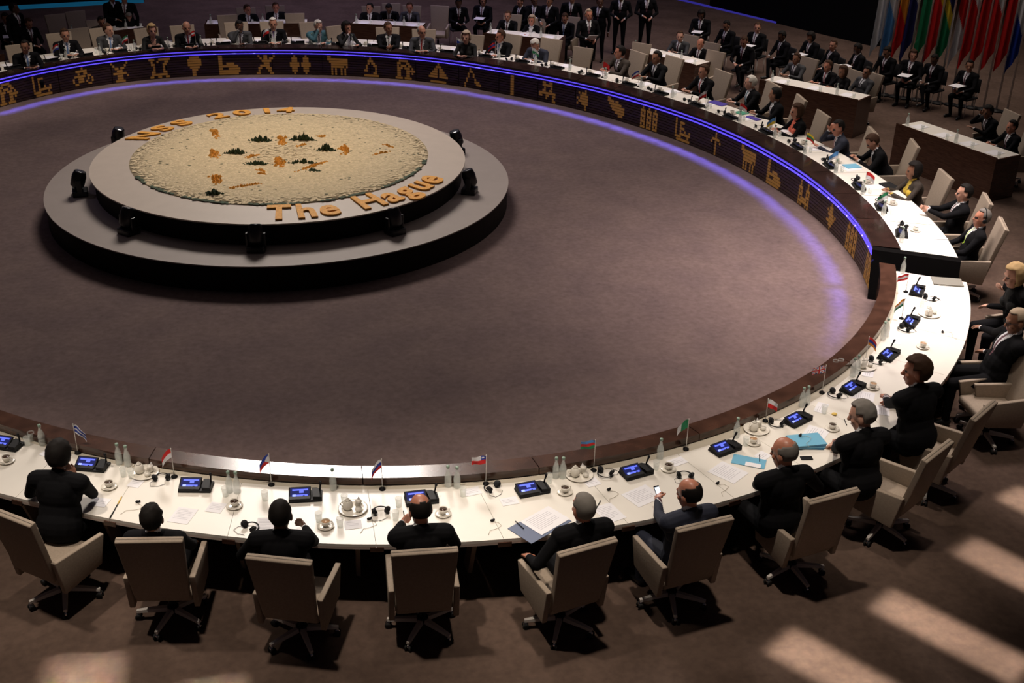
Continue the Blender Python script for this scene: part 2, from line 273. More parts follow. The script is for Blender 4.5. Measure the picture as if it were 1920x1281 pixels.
# light from the strips down to the carpet
for k in range(-5,62):
    dg=FA0-2+k*2.7
    if dg>150: break
    x,y,_=pt(dg,rad('A',dg)-.03,.50); tx,ty,_=pt(dg,rad('A',dg)-(.40 if dg>-5 else .44),0)
    o=area('strip_light',(x,y,.50),(tx,ty,0),.42,.02,1.3 if k>=0 else 1.3*(1+k*.17),(.15,.15,1),28)
    a=R(dg); t=Vector((-math.sin(a),math.cos(a),0)); f=(Vector((tx,ty,0))-Vector((x,y,.5))).normalized(); yv=(-f).cross(t)
    o.matrix_world=Matrix(((t.x,yv.x,-f.x,x),(t.y,yv.y,-f.y,y),(t.z,yv.z,-f.z,.50),(0,0,0,1)))
ICON={
'arch':"..XXXXX....|.XX...XX...|.X.XXX.XX..|.XXX.XXX.X.|.XX...XXXXX|.XX...XX.X.|.XX...XX...|XXXX.XXXX..",
'ship':"X..........|X..XXX.....|X..X.......|X..XXX.....|X..X..X..X.|X..XXXXXXX.|XXXX....X..|.XXXXXXXXX.",
'bicycle':".....X.....|..XXXXXX...|...X..XX...|.XXXXXX.XX.|X..XXX..X.X|X..XXX.X..X|.XX.....XX.|...........",
'windmill':"X.......X..|.X.....X...|..XX.XX....|...XXX.....|.XXXXXXX...|...XXX..X..|...XXX.....|..XXXXX....",
'loom':"XXX..XXXXXX|.X..X...XX.|.XX....XX..|..X....X...|..X....X...|.XX....XX..|.XXXXXXXX..|XX..XX..XX.",
'balloon':"...XXXXX...|..XXXXXXX..|..XXXXXXX..|..XXXXXXX..|...XXXXX...|....XXX....|....XX.....|....XX.....",
'clog':"XX.........|XX.........|XX.........|XX..XXXX...|XXXXXXXXXX.|XX...XXXXXX|XXXXXXXXXXX|XXXXXXXXXX.",
'skater':".X..XX...X.|..X.XX.XX..|...XXXXX...|....XXX....|..XXXXX....|.XX..XXX...|.X....XX...|XX.....XX..",
'tulips':"..X.....X..|.XXX...XXX.|.XXX...XXX.|XXXXX.XXXXX|XXXXX.XXXXX|.XXX...XXX.|.XXX...XXX.|..X.....X..",
'cow':"XX.........|XXXXXXXXXXX|.XXXXXXXXXX|..XXXXXXXXX|..XXXXXXX.X|..X.X..X.X.|..X.X..X.X.|..X.X..X.X.",
'microscope':"....X......|...XXX.....|...X.XX....|..X...XX...|..X....X...|.XX....X...|......XX...|.XXXXXXXX..",
'sailboat':".....X.....|....XXX....|...XX.XX...|..XXX.XXX..|.XXXX.XXXX.|XXXXX.XXXXX|...........|.XXXXXXXXX.",
'easel':"....X......|....XX.....|...X..X....|...X..X....|..X....X...|..X....XXX.|.X......XXX|.X.........",
'pole':"....XX.....|....XX.....|....XX.....|....XX.....|....XX.....|....XX.....|....XX.....|....XX.....",
'atoms':"..XX..XX...|..XXXXXX...|...X...X...|..XX..XX...|XXXXXXXXXX.|XX..XX..XX.|....X...X..|........XX.",
'spinner':"......X....|..X.XXX....|...XXXXX...|.X.XXXXX...|..XXXXXX...|.X..XXXX...|......X....|......X....",
'fish':"XX.........|XXXX.XX....|.XXXXXXXX..|..XXXXXXXXX|...XXXXXXXX|.....XXXXXX|.......XXX.|...........",
'houses':".X...X...X.|XXX.XXX.XXX|X.X.X.X.X.X|XXX.XXX.XXX|X.X.X.X.X.X|XXX.XXX.XXX|X.X.X.X.X.X|XXX.XXX.XXX",
'turbine':".....X.....|.....X.....|...XXXXX...|..X..X..X..|.....X.....|.....X.....|.....X.....|.....X.....",
'towers':"..X.....X..|..X.....X..|.XXX...XXX.|.X.X...X.X.|.XXX...XXX.|.X.XXXXX.X.|.XXXXXXXXX.|.X.X...X.X.",
'tree':".....X.....|....XXX....|..X.XXX....|...XXXXX.X.|....XXXXX..|..XXXXXX...|....XXX....|.....X....."}
ICONS=[(15,'arch'),(80,'ship'),(155,'bicycle'),(228,'windmill'),(300,'loom'),(365,'balloon'),(430,'clog'),(500,'skater'),(563,'tulips'),(633,'cow'),(698,'microscope'),(760,'arch'),(822,'sailboat'),(885,'easel'),(962,'pole'),(1028,'atoms'),(1095,'spinner'),(1155,'fish'),(1217,'houses'),(1282,'ship'),(1342,'turbine'),(1403,'cow'),(1452,'clog'),(1508,'towers'),(1558,'tree'),(1597,'houses'),(1629,'houses')]
def wall_deg(u):          # bearing at which the front wall's foot lies on image column u
    lo,hi=-31.,150.
    for _ in range(40):
        m=(lo+hi)/2; p=np.array(pt(m,rad('A',m),.25))-CAM; x=960+FPX*(p@RT)/(p@FW)
        if x>u: lo=m
        else: hi=m
    return (lo+hi)/2
for u,kd in ICONS:
    dg=wall_deg(u); rows=ICON[kd].split('|'); r=rad('A',dg); cw=math.degrees(.041/r); mb=MB()
    for j,row in enumerate(rows):
        z=.012+(7-j)*.054+.004
        i=0
        while i<11:
            if row[i]=='X':
                k=i
                while k<11 and row[k]=='X': k+=1
                d0=dg-(i-5.5)*cw; d1=dg-(k-5.5)*cw
                ring(mb,d1,d0,[('A',-.004,z),('A',-.004,z+.045),('A',.004,z+.045),('A',.004,z)],2)
                i=k
            else: i+=1
    tag(link('icon',mb.mesh('icon',['icon_orange']),fd),label='orange %s pictogram'%kd)
# ---- near desk
NA0,NA1=-33.0,-148
nd=thing('near_ring_desk','long curved white-topped desk with brown wooden ledge, near half of ring','desk')
ZT=.49
mb=MB(); ring(mb,NA0,NA1,[('E',.03,ZI-.01),('E',.03,.54),('E',.08,.54),('E',.08,ZO)]); link('front_wall',mb.mesh('front_wall',['wood']),nd)
SD=[-33.0]                       # seat joints between the desktop panels
# joints seen in the photograph on the outer edge of the top
for u,v in [(1812,640),(1775,705),(1640,815),(1519,883),(1375,933),(1177,982),(945,1012),(705,1024),(425,1010),(205,970),(32,930)]:
    SD.append(ringdeg(at(u,v,ZT)))
SD+= [SD[-1]-7,SD[-1]-14,NA1]
for i in range(len(SD)-1):
    a0,a1=SD[i],SD[i+1]+.05
    mb=MB(); ring(mb,a0,a1-.03,[('G',.05,ZT-.028),('G',.05,ZT),('F',0,ZT),('F',0,ZT-.028)]); link('desktop_panel',mb.mesh('desktop_panel',['desk_white']),nd)
    mb=MB(); ring(mb,a0,a1,[('F',-.02,ZT-.055),('F',-.02,ZT-.028),('F',.0,ZT-.028),('F',.0,ZT-.055)]); link('edge_rail',mb.mesh('edge_rail',['desk_edge']),nd)
    # bracket clipped under the edge and the leg board below it
    dg=a1-(a1-a0)*.08
    mb=MB(); ring(mb,a1-.35,a1+.35,[('F',-.03,ZT-.075),('F',-.03,ZT-.03),('F',.012,ZT-.03),('F',.012,ZT-.075)]); tag(link('edge_bracket',mb.mesh('edge_bracket',['wood']),nd),label='dark bracket')
for (u,v) in [(447,1110),(678,1135),(903,1128),(1905,600)]:
    p=at(u,v,ZO); dg=ringdeg(p)
    mb=MB(); ring(mb,dg-.12,dg+.12,[('F',-.62,ZO),('F',-.30,ZT-.06),('F',-.2,ZT-.06),('F',-.45,ZO)][::1],1); link('leg_board',mb.mesh('leg_board',['leg_beige']),nd)
for d_ in (-50,-57,-64,-71,-78,-106,-112,-118):
    mb=MB(); ring(mb,d_-.12,d_+.12,[('F',-.62,ZO),('F',-.30,ZT-.06),('F',-.2,ZT-.06),('F',-.45,ZO)],1); link('leg_board',mb.mesh('leg_board',['leg_beige']),nd)
mb=MB(); ring(mb,NA0,NA1,[('E',.19,ZT-.06),('E',.19,ZT-.004),('G',.052,ZT-.004),('G',.052,ZT-.06)]); link('cable_tray',mb.mesh('cable_tray',['tray_cream']),nd)
mb=MB(); ring(mb,NA0,NA1,[('G',.06,ZO),('G',.06,ZT-.06),('G',.1,ZT-.06),('G',.1,ZO)]); link('modesty_board',mb.mesh('modesty_board',['panel_black']),nd)
lj=[-33.0]
for u,v in [(1560,668),(1290,800),(1000,864),(677,880),(290,842)]: lj.append(ringdeg(at(u,v,.57)))
lj+= [-122,NA1]
for i in range(len(lj)-1):
    mb=MB(); ring(mb,lj[i],lj[i+1]+.06,[('E',0,.54),('E',0,.575),('E',.205,.575),('E',.205,.50),('E',.19,.50),('E',.19,.54)]); link('ledge_board',mb.mesh('ledge_board',['wood']),nd)
# ---- central podium with its flower bed
pod=thing('flower_podium','two-tier round white podium with a bed of cream flowers and orange lettering','podium')
N=160
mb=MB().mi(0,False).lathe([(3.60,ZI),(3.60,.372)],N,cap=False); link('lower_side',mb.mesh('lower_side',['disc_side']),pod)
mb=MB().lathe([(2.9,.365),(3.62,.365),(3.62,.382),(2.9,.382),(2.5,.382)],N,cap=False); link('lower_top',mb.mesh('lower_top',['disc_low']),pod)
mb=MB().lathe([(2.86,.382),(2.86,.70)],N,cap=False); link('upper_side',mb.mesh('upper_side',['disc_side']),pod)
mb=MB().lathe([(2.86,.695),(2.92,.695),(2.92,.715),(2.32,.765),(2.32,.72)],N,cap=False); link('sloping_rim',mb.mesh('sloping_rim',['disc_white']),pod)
mb=MB().mi(0,True).lathe([(2.325,.72),(2.325,.770),(2.0,.782),(1.2,.800),(.02,.808)],N,cap=True); link('flower_bed_base',mb.mesh('flower_bed_base',['bed_soil']),pod)
def zrim(r): return .765-(r-2.32)*(.05/.60) if r>2.32 else .770+(2.325-r)*.0165
def blossoms(name,pts,mats_,size,kind='stuff',mi=None,label=None):
    mb=MB()
    for i,(x,y) in enumerate(pts):
        s=size*random.uniform(.7,1.3); z=zrim(math.hypot(x,y))+s*.3; a=random.random()*6
        k=mi[i] if mi else 0
        mb.mi(k); c=[(x+s*math.cos(a+q*2*PI/5),y+s*math.sin(a+q*2*PI/5),z) for q in range(5)]
        mb.add(c+[(x,y,z+s*.22)],[(q,(q+1)%5,5) for q in range(5)])
    o=link(name,mb.mesh(name,mats_),pod); tag(o,kind=kind,label=label); return o
pts=[];mi=[]
for i in range(9000):
    r=2.30*math.sqrt(random.random()); a=random.random()*2*PI; pts.append((r*math.cos(a),r*math.sin(a))); mi.append(1 if random.random()<.03 else 0)
blossoms('cream_flowers',pts,['petal_cream','petal_dark'],.026,mi=mi)
pts=[];
for i in range(420):
    a=random.uniform(200,345); 
    if noise.noise(Vector((a*.12,0,0)))<-.15: continue
    pts.append(((2.30+random.uniform(-.02,.02))*math.cos(R(a)),(2.30+random.uniform(-.02,.02))*math.sin(R(a))))
blossoms('edge_foliage',pts,['leaf'],.03,label='dark green leaves at the rim of the bed')
def clump(name,u0,v0,u1,v1,n,m,size,h=.0,lab=None,jit=.03):
    a=at(u0,v0,.80); b=at(u1,v1,.80); mb=MB()
    for i in range(n):
        t=random.random(); p=a.lerp(b,t)+Vector((random.gauss(0,jit),random.gauss(0,jit*.8),0)); hh=h*(1-abs(2*t-1)**1.2)*random.uniform(.2,1.1)
        s=size*random.uniform(.7,1.3); q=random.random()*6; z=zrim(math.hypot(p.x,p.y))
        c=[(p.x+s*math.cos(q+k*2*PI/5),p.y+s*math.sin(q+k*2*PI/5),z+hh*.6) for k in range(5)]; base=[(p.x+s*.3*math.cos(q+k*2*PI/5),p.y+s*.3*math.sin(q+k*2*PI/5),z-.02) for k in range(5)]
        mb.add(c+[(p.x,p.y,z+hh+s*.8)],[(k,(k+1)%5,5) for k in range(5)]); mb.add(c+base,[(k,(k+1)%5,5+(k+1)%5,5+k) for k in range(5)])
    return tag(link(name,mb.mesh(name,[m]),pod),label=lab,kind='stuff')
for (u,v,w_,h) in [(442,288,38,.10),(488,264,42,.10),(568,263,44,.14),(611,282,40,.12),(485,308,46,.06),(568,306,48,.07),(400,361,26,.08),(590,320,20,.03)]:
    clump('foliage_clump',u-w_/2,v,u+w_/2,v+1,46,'leaf',.022,h,'dark green leafy clump')
for (u,v,n) in [(402,250,26),(401,288,26),(406,335,30),(527,263,30),(525,305,30),(646,281,30)]:
    clump('orange_flower_clump',u-3,v-8,u+3,v+9,n+14,'petal_orange',.032,.04,'upright orange flower clump')
for (u0,v0,u1,v1,n) in [(430,352,490,343,22),(555,322,612,303,30),(462,297,486,291,12),(484,325,496,327,8),(595,256,612,257,8),(558,276,575,271,8),(700,290,735,282,10),(720,270,737,276,8),(480,318,497,322,9)]:
    clump('orange_flower_line',u0,v0,u1,v1,n*2,'petal_orange',.026,.03,'thin line of orange flowers',jit=.015)
# letters laid in orange flowers: built glyph by glyph, bent along the rim
def glyph(ch,size,fat):
    cu=bpy.data.curves.new('letter','FONT'); cu.body=ch; cu.size=size; cu.offset=fat; cu.resolution_u=3; cu.extrude=.012
    o=bpy.data.objects.new('letter',cu); COL.objects.link(o); dg=bpy.context.evaluated_depsgraph_get(); me=bpy.data.meshes.new_from_object(o.evaluated_get(dg)); wd=max((v.co.x for v in me.vertices),default=size*.3)
    bpy.data.objects.remove(o); bpy.data.curves.remove(cu); return me,wd
def letters(text,a0,rb,size,inward,gap,widths=None,squash=1.0,lab=None):
    a=a0
    for ch in text:
        if ch==' ': a+=(.26/rb)*(1 if inward else -1); continue
        me,wd=glyph(ch,size,.018)
        for v in me.vertices:
            x,y=v.co.x,v.co.y*squash
            if inward: r=rb-y; q=a+x/rb
            else: r=rb+y; q=a-x/rb
            v.co=Vector((r*math.cos(q),r*math.sin(q),zrim(r)+.014+v.co.z))
        me.materials.clear(); me.materials.append(MAT['petal_orange'])
        tag(link('letter',me,pod),label='orange flower letter '+ch)
        a+=((wd+gap)/rb)*(1 if inward else -1)
def podium_deg(u,v,z=.75): p=at(u,v,z); return math.atan2(p.y,p.x)
letters('The Hague',podium_deg(500,398),2.80,.62,True,.055)
letters('NSS 2014',podium_deg(243,262),2.40,.56,False,.125)
# moving-head lamps standing on the lower tier
proto=None
for i,(u,v) in enumerate([(151,365),(246,436),(482,468),(738,436),(876,361),(856,285),(204,277),(530,216)]):
    if i==7: continue
    p=at(u,v,.385); r=math.hypot(p.x,p.y); a=math.atan2(p.y,p.x); r=max(3.06,min(r,3.25))
    if proto is None:
        o=thing('stage_lamp','','lamp',(0,0,0),0)
        b=MB().box(-.10,-.09,0,.10,.09,.07,bev=.012); link('lamp_base',b.mesh('lamp_base',['lamp_black']),o)
        [link('yoke_arm',MB().box(x,-.03,.06,x+.025,.03,.21,bev=.006).mesh('yoke_arm',['lamp_black']),o) for x in (-.11,.085)]
        b=MB().mi(0,True).lathe([(.055,-.10),(.082,-.07),(.085,.05),(.07,.11),(.0701,.112)],18,TM(0,0,.19,rx=R(18))).mi(1).lathe([(.062,.111),(.05,.118),(.01,.12)],18,TM(0,0,.19,rx=R(18)))
        link('lamp_head',b.mesh('lamp_head',['lamp_black','lamp_lens']),o); proto=o
    else: o=copy_tree(proto)
    o.location=(r*math.cos(a),r*math.sin(a),.382); o.rotation_euler=(0,0,a-PI/2)
    o.scale=(1.25,)*3; tag(o,'black moving-head stage lamp on lower tier of podium, '+['at its far left edge','front left, second from left','at front centre','front right below the word Hague','at its right edge','behind the upper tier at right','behind the upper tier at left'][i],'lamp','stage lamps around the flower podium')
# ------------------------------------------------------------------ swivel chairs
CH={}
def chair_meshes():
    tilt=R(-13)          # backrest leans backwards
    M=TM(0,-.20,.44)@Matrix.Rotation(tilt*-1,4,'X')
    b=MB(); x0,x1=.225,.27
    prof=[(-x0,0),(x0,0),(x1,.72),(-x1,.72)]
    v=[(x,-.075,z) for x,z in prof]+[(x,-.01,z) for x,z in prof]
    bm=bmesh.new(); vs=[bm.verts.new(q) for q in v]
    for f in [(0,1,2,3),(7,6,5,4),(0,4,5,1),(1,5,6,2),(2,6,7,3),(3,7,4,0)]: bm.faces.new([vs[i] for i in f])
    bmesh.ops.recalc_face_normals(bm,faces=bm.faces[:]); bmesh.ops.bevel(bm,geom=bm.edges[:],offset=.014,segments=3,affect='EDGES',profile=.6)
    bm.verts.ensure_lookup_table(); b.mi(0,True).add([q.co.copy() for q in bm.verts],[[q.index for q in f.verts] for f in bm.faces],M); bm.free()
    b.mi(1,False).box(-.262,-.045,.712,.262,-.038,.7205,M)
    CH['backrest']=b.mesh('backrest',['chair_cloth','chair_seam'])
    b=MB().mi(0,True).box(-.24,-.24,.36,.24,.26,.47,bev=.03); CH['seat']=b.mesh('seat',['chair_cloth'])
    for s,nm in ((-1,'armrest_left'),(1,'armrest_right')):
        b=MB().mi(0,False); pts=[(-.23,.30),(.20,.34),(.27,.62),(-.29,.66)]
        xa,xb=(s*.245,s*.295); 
        v=[(xa,y,z) for y,z in pts]+[(xb,y,z) for y,z in pts]
        bm=bmesh.new(); vs=[bm.verts.new(q) for q in v]
        for f in [(0,1,2,3),(7,6,5,4),(0,4,5,1),(1,5,6,2),(2,6,7,3),(3,7,4,0)]: bm.faces.new([vs[i] for i in f])
        bmesh.ops.recalc_face_normals(bm,faces=bm.faces[:]); bmesh.ops.bevel(bm,geom=bm.edges[:],offset=.010,segments=2,affect='EDGES',profile=.6)
        bm.verts.ensure_lookup_table(); b.mi(0,True).add([q.co.copy() for q in bm.verts],[[q.index for q in f.verts] for f in bm.faces]); bm.free()
        CH[nm]=b.mesh('armrest',['chair_cloth'])
    b=MB().mi(0,False).box(-.10,-.13,.325,.10,.12,.362,bev=.008).mi(1).tube([(.08,.05,.345),(.24,.06,.335)],.007); CH['mechanism']=b.mesh('seat_mechanism',['black_plastic','chrome'])
    b=MB().mi(0,True).lathe([(.030,.10),(.030,.24),(.018,.245),(.018,.34)],14); CH['column']=b.mesh('column',['black_plastic'])
    b=MB().mi(0,True).lathe([(.048,.075),(.050,.13),(.035,.14)],16); CH['hub']=b.mesh('hub',['black_plastic'])
    b=MB().mi(0,False); v=[]
    for (y,hw,z0,z1) in [(.035,.026,.085,.125),(.20,.022,.082,.112),(.31,.017,.075,.098)]: v+=[(-hw,y,z0),(hw,y,z0),(hw*.8,y,z1),(-hw*.8,y,z1)]
    f=[(3,2,1,0),(8,9,10,11)]
    for i in range(2):
        for j in range(4): a=i*4+j; c=i*4+(j+1)%4; f.append((a,c,c+4,a+4))
    b.add(v,f); CH['leg']=b.mesh('leg',['alu'])
    b=MB().mi(0,True)
    for s in (-.020,.020): b.lathe([(.008,-.009),(.027,-.009),(.029,0),(.027,.009),(.008,.009)],14,TM(s,.30,.029,ry=PI/2))
    b.mi(1).tube([(0,.30,.085),(0,.30,.05)],.008).mi(1).lathe([(.012,-.012),(.020,-.008),(.020,.008),(.012,.012)],10,TM(0,.30,.045,ry=PI/2)); CH['caster']=b.mesh('caster',['rubber','chrome'])
chair_meshes(); CHN=[0]
def chair(loc,face,label,group,spin=None,full=True,scale=1.0):
    o=thing('swivel_chair',label,'chair',loc,R(face)-PI/2,group); o.scale=(scale,)*3
    for k in ('backrest','seat','mechanism','column','hub'): link({'mechanism':'seat_mechanism'}.get(k,k),CH[k],o)
    link('armrest',CH['armrest_left'],o); link('armrest',CH['armrest_right'],o)
    sp=random.uniform(0,72) if spin is None else spin
    for k in range(5):
        l=link('leg',CH['leg'],o); l.rotation_euler=(0,0,R(sp+72*k)); link('caster',CH['caster'],l)
    return o
# ------------------------------------------------------------------ people
def rx(v,a): c,s=math.cos(a),math.sin(a); return Vector((v[0],v[1]*c-v[2]*s,v[1]*s+v[2]*c))
def ik(sh,hand,l1,l2,hint):
    sh=Vector(sh);hand=Vector(hand); d=hand-sh; L=d.length
    if L>(l1+l2)*.985: hand=sh+d.normalized()*(l1+l2)*.985; d=hand-sh; L=d.length
    n=d.normalized(); a=(l1*l1-l2*l2+L*L)/(2*L); h=math.sqrt(max(l1*l1-a*a,0)); hh=Vector(hint); hh=(hh-n*hh.dot(n)).normalized()
    return sh+n*a+hh*h, hand
BODY={}
def body(pose,voxel,fine=False,key=None):
    """one continuous seated or standing figure; local frame: hips over the origin, facing +Y, floor at 0.
    pose: lean, side, yaw, nod, lh, rh (hand points), stand, woman, crossed"""
    kk=key or (tuple(sorted((k,str(v)) for k,v in pose.items())),voxel)
    if kk in BODY: return BODY[kk]
    P=[]   # (kind, data..., material)
    def cap(p0,r0,p1,r1,m): P.append(('c',Vector(p0),r0,Vector(p1),r1,m))
    def el(c,r,M3,m): P.append(('e',Vector(c),Vector(r),M3,m))
    lean=R(pose.get('lean',8)); side=R(pose.get('side',0)); stand=pose.get('stand',False); wom=pose.get('woman',False); W=pose.get('w',1.0)
    hz=.92 if stand else .53
    hip=Vector((0,0,hz)); TR=Matrix.Rotation(-lean,3,'X')@Matrix.Rotation(side,3,'Y'); I3=Matrix.Identity(3)
    def T(x,y,z): return hip+TR@Vector((x,y,z))
    sw=(.175 if wom else .212)*W
    el(T(0,-.01,.02),(.175*W,.13,.13),TR,1); el(T(0,.01,.17),((.145 if wom else .188)*W,.130*W,.19),TR,1)
    el(T(0,.0,.34),((.16 if wom else .205)*W,.130*W,.18),TR,1); el(T(0,-.02,.08),((.15 if wom else .19)*W,.12,.16),TR,1)
    el(T(0,-.01,.06),((.165 if wom else .205)*W,.145,.17),TR,1)
    for s in (-1,1): cap(T(0,-.01,.47),.075,T(s*(sw-.02),-.01,.445),.070 if wom else .082,1); el(T(s*.09,-.03,.38),(.085,.09,.12),TR,1)
    if wom:
        for s in (-1,1): el(T(s*.07,.09,.33),(.065,.06,.065),TR,3)
    nb=T(0,-.005,.50)
    yaw=R(pose.get('yaw',0)); nod=R(pose.get('nod',0)); HR=Matrix.Rotation(-lean*.35,3,'X')@Matrix.Rotation(yaw,3,'Z')@Matrix.Rotation(-nod,3,'X')@Matrix.Rotation(R(pose.get('tilt',0)),3,'Y')
    hc=nb+Matrix.Rotation(-lean*.6-nod*.4,3,'X')@Vector((0,.025,.160))
    HS=1.10
    def H(x,y,z): return hc+HR@(Vector((x,y,z))*HS)
    el0=el; cap0=cap
    def hel(c,r,M3,m): el0(c,tuple(q*HS for q in r),M3,m)
    def hcap(a,ra,b,rb,m): cap0(a,ra*HS,b,rb*HS,m)
    cap(nb-TR@Vector((0,0,.03)),.062,H(0,-.012,-.03),.052,0)
    cap(T(0,-.012,.46),.080,T(0,-.018,.530),.060,1); cap(T(0,.012,.485),.060,T(0,.004,.548),.0565,3)     # jacket collar, shirt collar
    hel(H(0,-.012,.025),(.076,.096,.098),HR,0); hel(H(0,.024,-.055),(.058,.066,.074),HR,0); hel(H(0,.055,-.098),(.028,.026,.022),HR,0)
    hcap(H(0,.083,.012),.009,H(0,.104,-.025),.0155,0); hcap(H(-.035,.078,.032),.010,H(.035,.078,.032),.010,0)
    for s in (-1,1): hel(H(s*.078,-.008,-.012),(.012,.022,.033),HR,0); hel(H(s*.037,.062,-.028),(.022,.020,.022),HR,0)
    # arms
    l1,l2=.285,.255
    for s,hk in ((-1,'lh'),(1,'rh')):
        sh=T(s*sw,-.01,.44); hd=Vector(pose.get(hk,(s*.12,.42,.80)))
        hint=Vector(pose.get(hk+'_hint',(s*.8,-.3,-.8))); elb,hd=ik(sh,hd,l1,l2,hint)
        cap(sh,.062 if not wom else .050,elb,.047 if not wom else .040,1); wr=elb+(hd-elb)*.93; cap(elb,.047 if not wom else .040,wr,.034,1)
        dr=(hd-elb).normalized(); cap(wr-dr*.01,.029,wr+dr*.018,.028,3)
        # palm and five fingers
        inw=Vector((-s,0,0)); nrm=Vector(pose.get(hk+'_palm',(0,0,-1))); nrm=(nrm-dr*nrm.dot(dr)); nrm=nrm.normalized() if nrm.length>.05 else Vector((0,0,-1)); lat=dr.cross(nrm).normalized()
        if lat.dot(inw)<0: lat=-lat
        pc=hd+dr*.055; Mh=Matrix((lat,dr,nrm)).transposed(); el(pc,(.040,.050,.018),Mh,0); cap(hd,.024,pc,.024,0)
        curl=pose.get(hk+'_curl',.55)
        for q,(ox,ln) in enumerate([(.031,.062),(.0105,.072),(-.0105,.067),(-.031,.052)]):
            b0=pc+lat*ox+dr*.040; sp=lat*(ox*.28); d1=(dr+sp*4*.3+nrm*curl*.5).normalized(); d2=(dr+nrm*curl*2.0).normalized(); k1=b0+d1*ln*.5; cap(b0,.0098,k1,.0092,0); cap(k1,.0092,k1+d2*ln*.5,.0080,0)
        t0=pc+lat*.034-dr*.022; t1=t0+(lat*.75+dr*.65+nrm*.35).normalized()*.036; cap(t0,.0125,t1,.0110,0); cap(t1,.0110,t1+(dr+nrm*.35+lat*.1).normalized()*.028,.0092,0)
        if hk=='lh': LH=(hd+dr*.09,dr)
        else: RH=(hd+dr*.09,dr)
    # legs
    for s in (-1,1):
        hp=hip+Vector((s*.095,.0,-.01))
        if stand: kn=Vector((s*.11,.03,.49)); an=Vector((s*.12,-.01,.09))
        elif pose.get('crossed') and s==1: kn=Vector((-.02,.44,.60)); an=Vector((-.14,.50,.24))
        else: kn=Vector((s*.14,pose.get('knee',.43),.50)); an=Vector((s*.13,.40+pose.get('feet',.02),.09))
        lm=0 if (wom and pose.get('bare')) else 2
        cap(hp,.095,kn,.062,2); cap(kn,.060,an,.040,lm); cap(an+Vector((0,-.03,-.045)),.036,an+Vector((s*.03,.16,-.055)),.034,5)
    # face details
    for s in (-1,1): hel(H(s*.031,.080,.010),(.014,.008,.007),HR,6)
    hel(H(0,.086,-.062),(.025,.010,.007),HR,7)
    mb=MB()
    for p in P:
        if p[0]=='c':
            _,a,ra,b,rb,m=p; d=(b-a); L=d.length
            if L<1e-5: d=Vector((0,0,1)); L=1e-5
            q=d.normalized().to_track_quat('Z','Y').to_matrix().to_4x4(); prof=[]
            for k in range(5): t=-PI/2+PI/2*k/4; prof.append((max(ra*math.cos(t),.0005),ra*math.sin(t)))
            for k in range(5): t=PI/2*k/4; prof.append((max(rb*math.cos(t),.0005),L+rb*math.sin(t)))
            mb.lathe(prof,12,Matrix.Translation(a)@q)
        else:
            _,c,r,M3,m=p; mb.ell((0,0,0),(1,1,1),Matrix.Translation(c)@(M3@Matrix.Diagonal(r)).to_4x4(),14,10)
    me=bpy.data.meshes.new('person'); me.from_pydata(mb.v,[],mb.f); o=bpy.data.objects.new('tmp',me); COL.objects.link(o)
    md=o.modifiers.new('r','REMESH'); md.mode='VOXEL'; md.voxel_size=voxel; md.adaptivity=0
    sm=o.modifiers.new('s','SMOOTH'); sm.factor=.5; sm.iterations=3 if fine else 2
    dg=bpy.context.evaluated_depsgraph_get(); out=bpy.data.meshes.new_from_object(o.evaluated_get(dg)); bpy.data.objects.remove(o); bpy.data.meshes.remove(me)
    nv=len(out.vertices); co=np.empty(nv*3); out.vertices.foreach_get('co',co); co=co.reshape(-1,3)
    best=np.full(nv,1e9); mi=np.zeros(nv,int)
    for p in P:
        if p[0]=='c':
            _,a,ra,b,rb,m=p; a=np.array(a);b=np.array(b); d=b-a; L2=max(d@d,1e-10); t=np.clip(((co-a)@d)/L2,0,1); dist=np.linalg.norm(co-(a+t[:,None]*d),axis=1)-(ra+(rb-ra)*t)
        else:
            _,c,r,M3,m=p; q=(co-np.array(c))@np.array(M3); rr=np.array(r); k=np.linalg.norm(q/rr,axis=1); dist=(k-1)*np.where(k>0,np.linalg.norm(q,axis=1)/np.maximum(k,1e-6),0)
            if m in (6,7): dist-=.004
        if m==3 and p[0]=='c': dist-=.003
        u=dist<best; best[u]=dist[u]; mi[u]=m
    # shirt front and tie, drawn by cut of the cloth
    TRi=np.array(TR); loc=(co-np.array(hip))@TRi
    z=loc[:,2]; x=np.abs(loc[:,0]); vee=(z>.22)&(z<.53)&(loc[:,1]>.05)&(x<(z-.20)*.20+.002)&(mi==1)
    mi[vee]=3; tie=(z>.12)&(z<.52)&(loc[:,1]>.05)&(x<.018+.012*(z<.3))&((mi==3)); 
    if not wom and not pose.get('notie'): mi[tie]=4
    fm=np.empty(len(out.polygons),int); ls=np.empty(len(out.polygons),int); out.polygons.foreach_get('loop_start',ls); li=np.empty(len(out.loops),int); out.loops.foreach_get('vertex_index',li)
    fm=mi[li[ls]]
    for m in ('skin','suit','suit','shirt','tie_','shoe','eye','lip'): out.materials.append(PM[m])
    out.polygons.foreach_set('material_index',fm); out.polygons.foreach_set('use_smooth',[True]*len(out.polygons)); out.name='person'; out.update()
    BODY[kk]=(out,hc,HR,LH,RH,T); return BODY[kk]
PM={'skin':mat('skin',(.42,.20,.13),.5),'suit':mat('suit',(.0055,.0055,.0065),.85,spec=.1),'shirt':mat('shirt',(.66,.66,.68),.7),'tie_':mat('tie_',(.08,.02,.03),.6),'shoe':mat('shoe',(.01,.01,.01),.3),'eye':mat('eye',(.03,.02,.02),.3),'lip':mat('lip',(.30,.10,.08),.5)}
mat('skin_dark',(.10,.045,.025),.45); mat('skin_mid',(.26,.12,.07),.5); mat('skin_pale',(.52,.28,.20),.5); mat('skin_ruddy',(.46,.19,.12),.4)
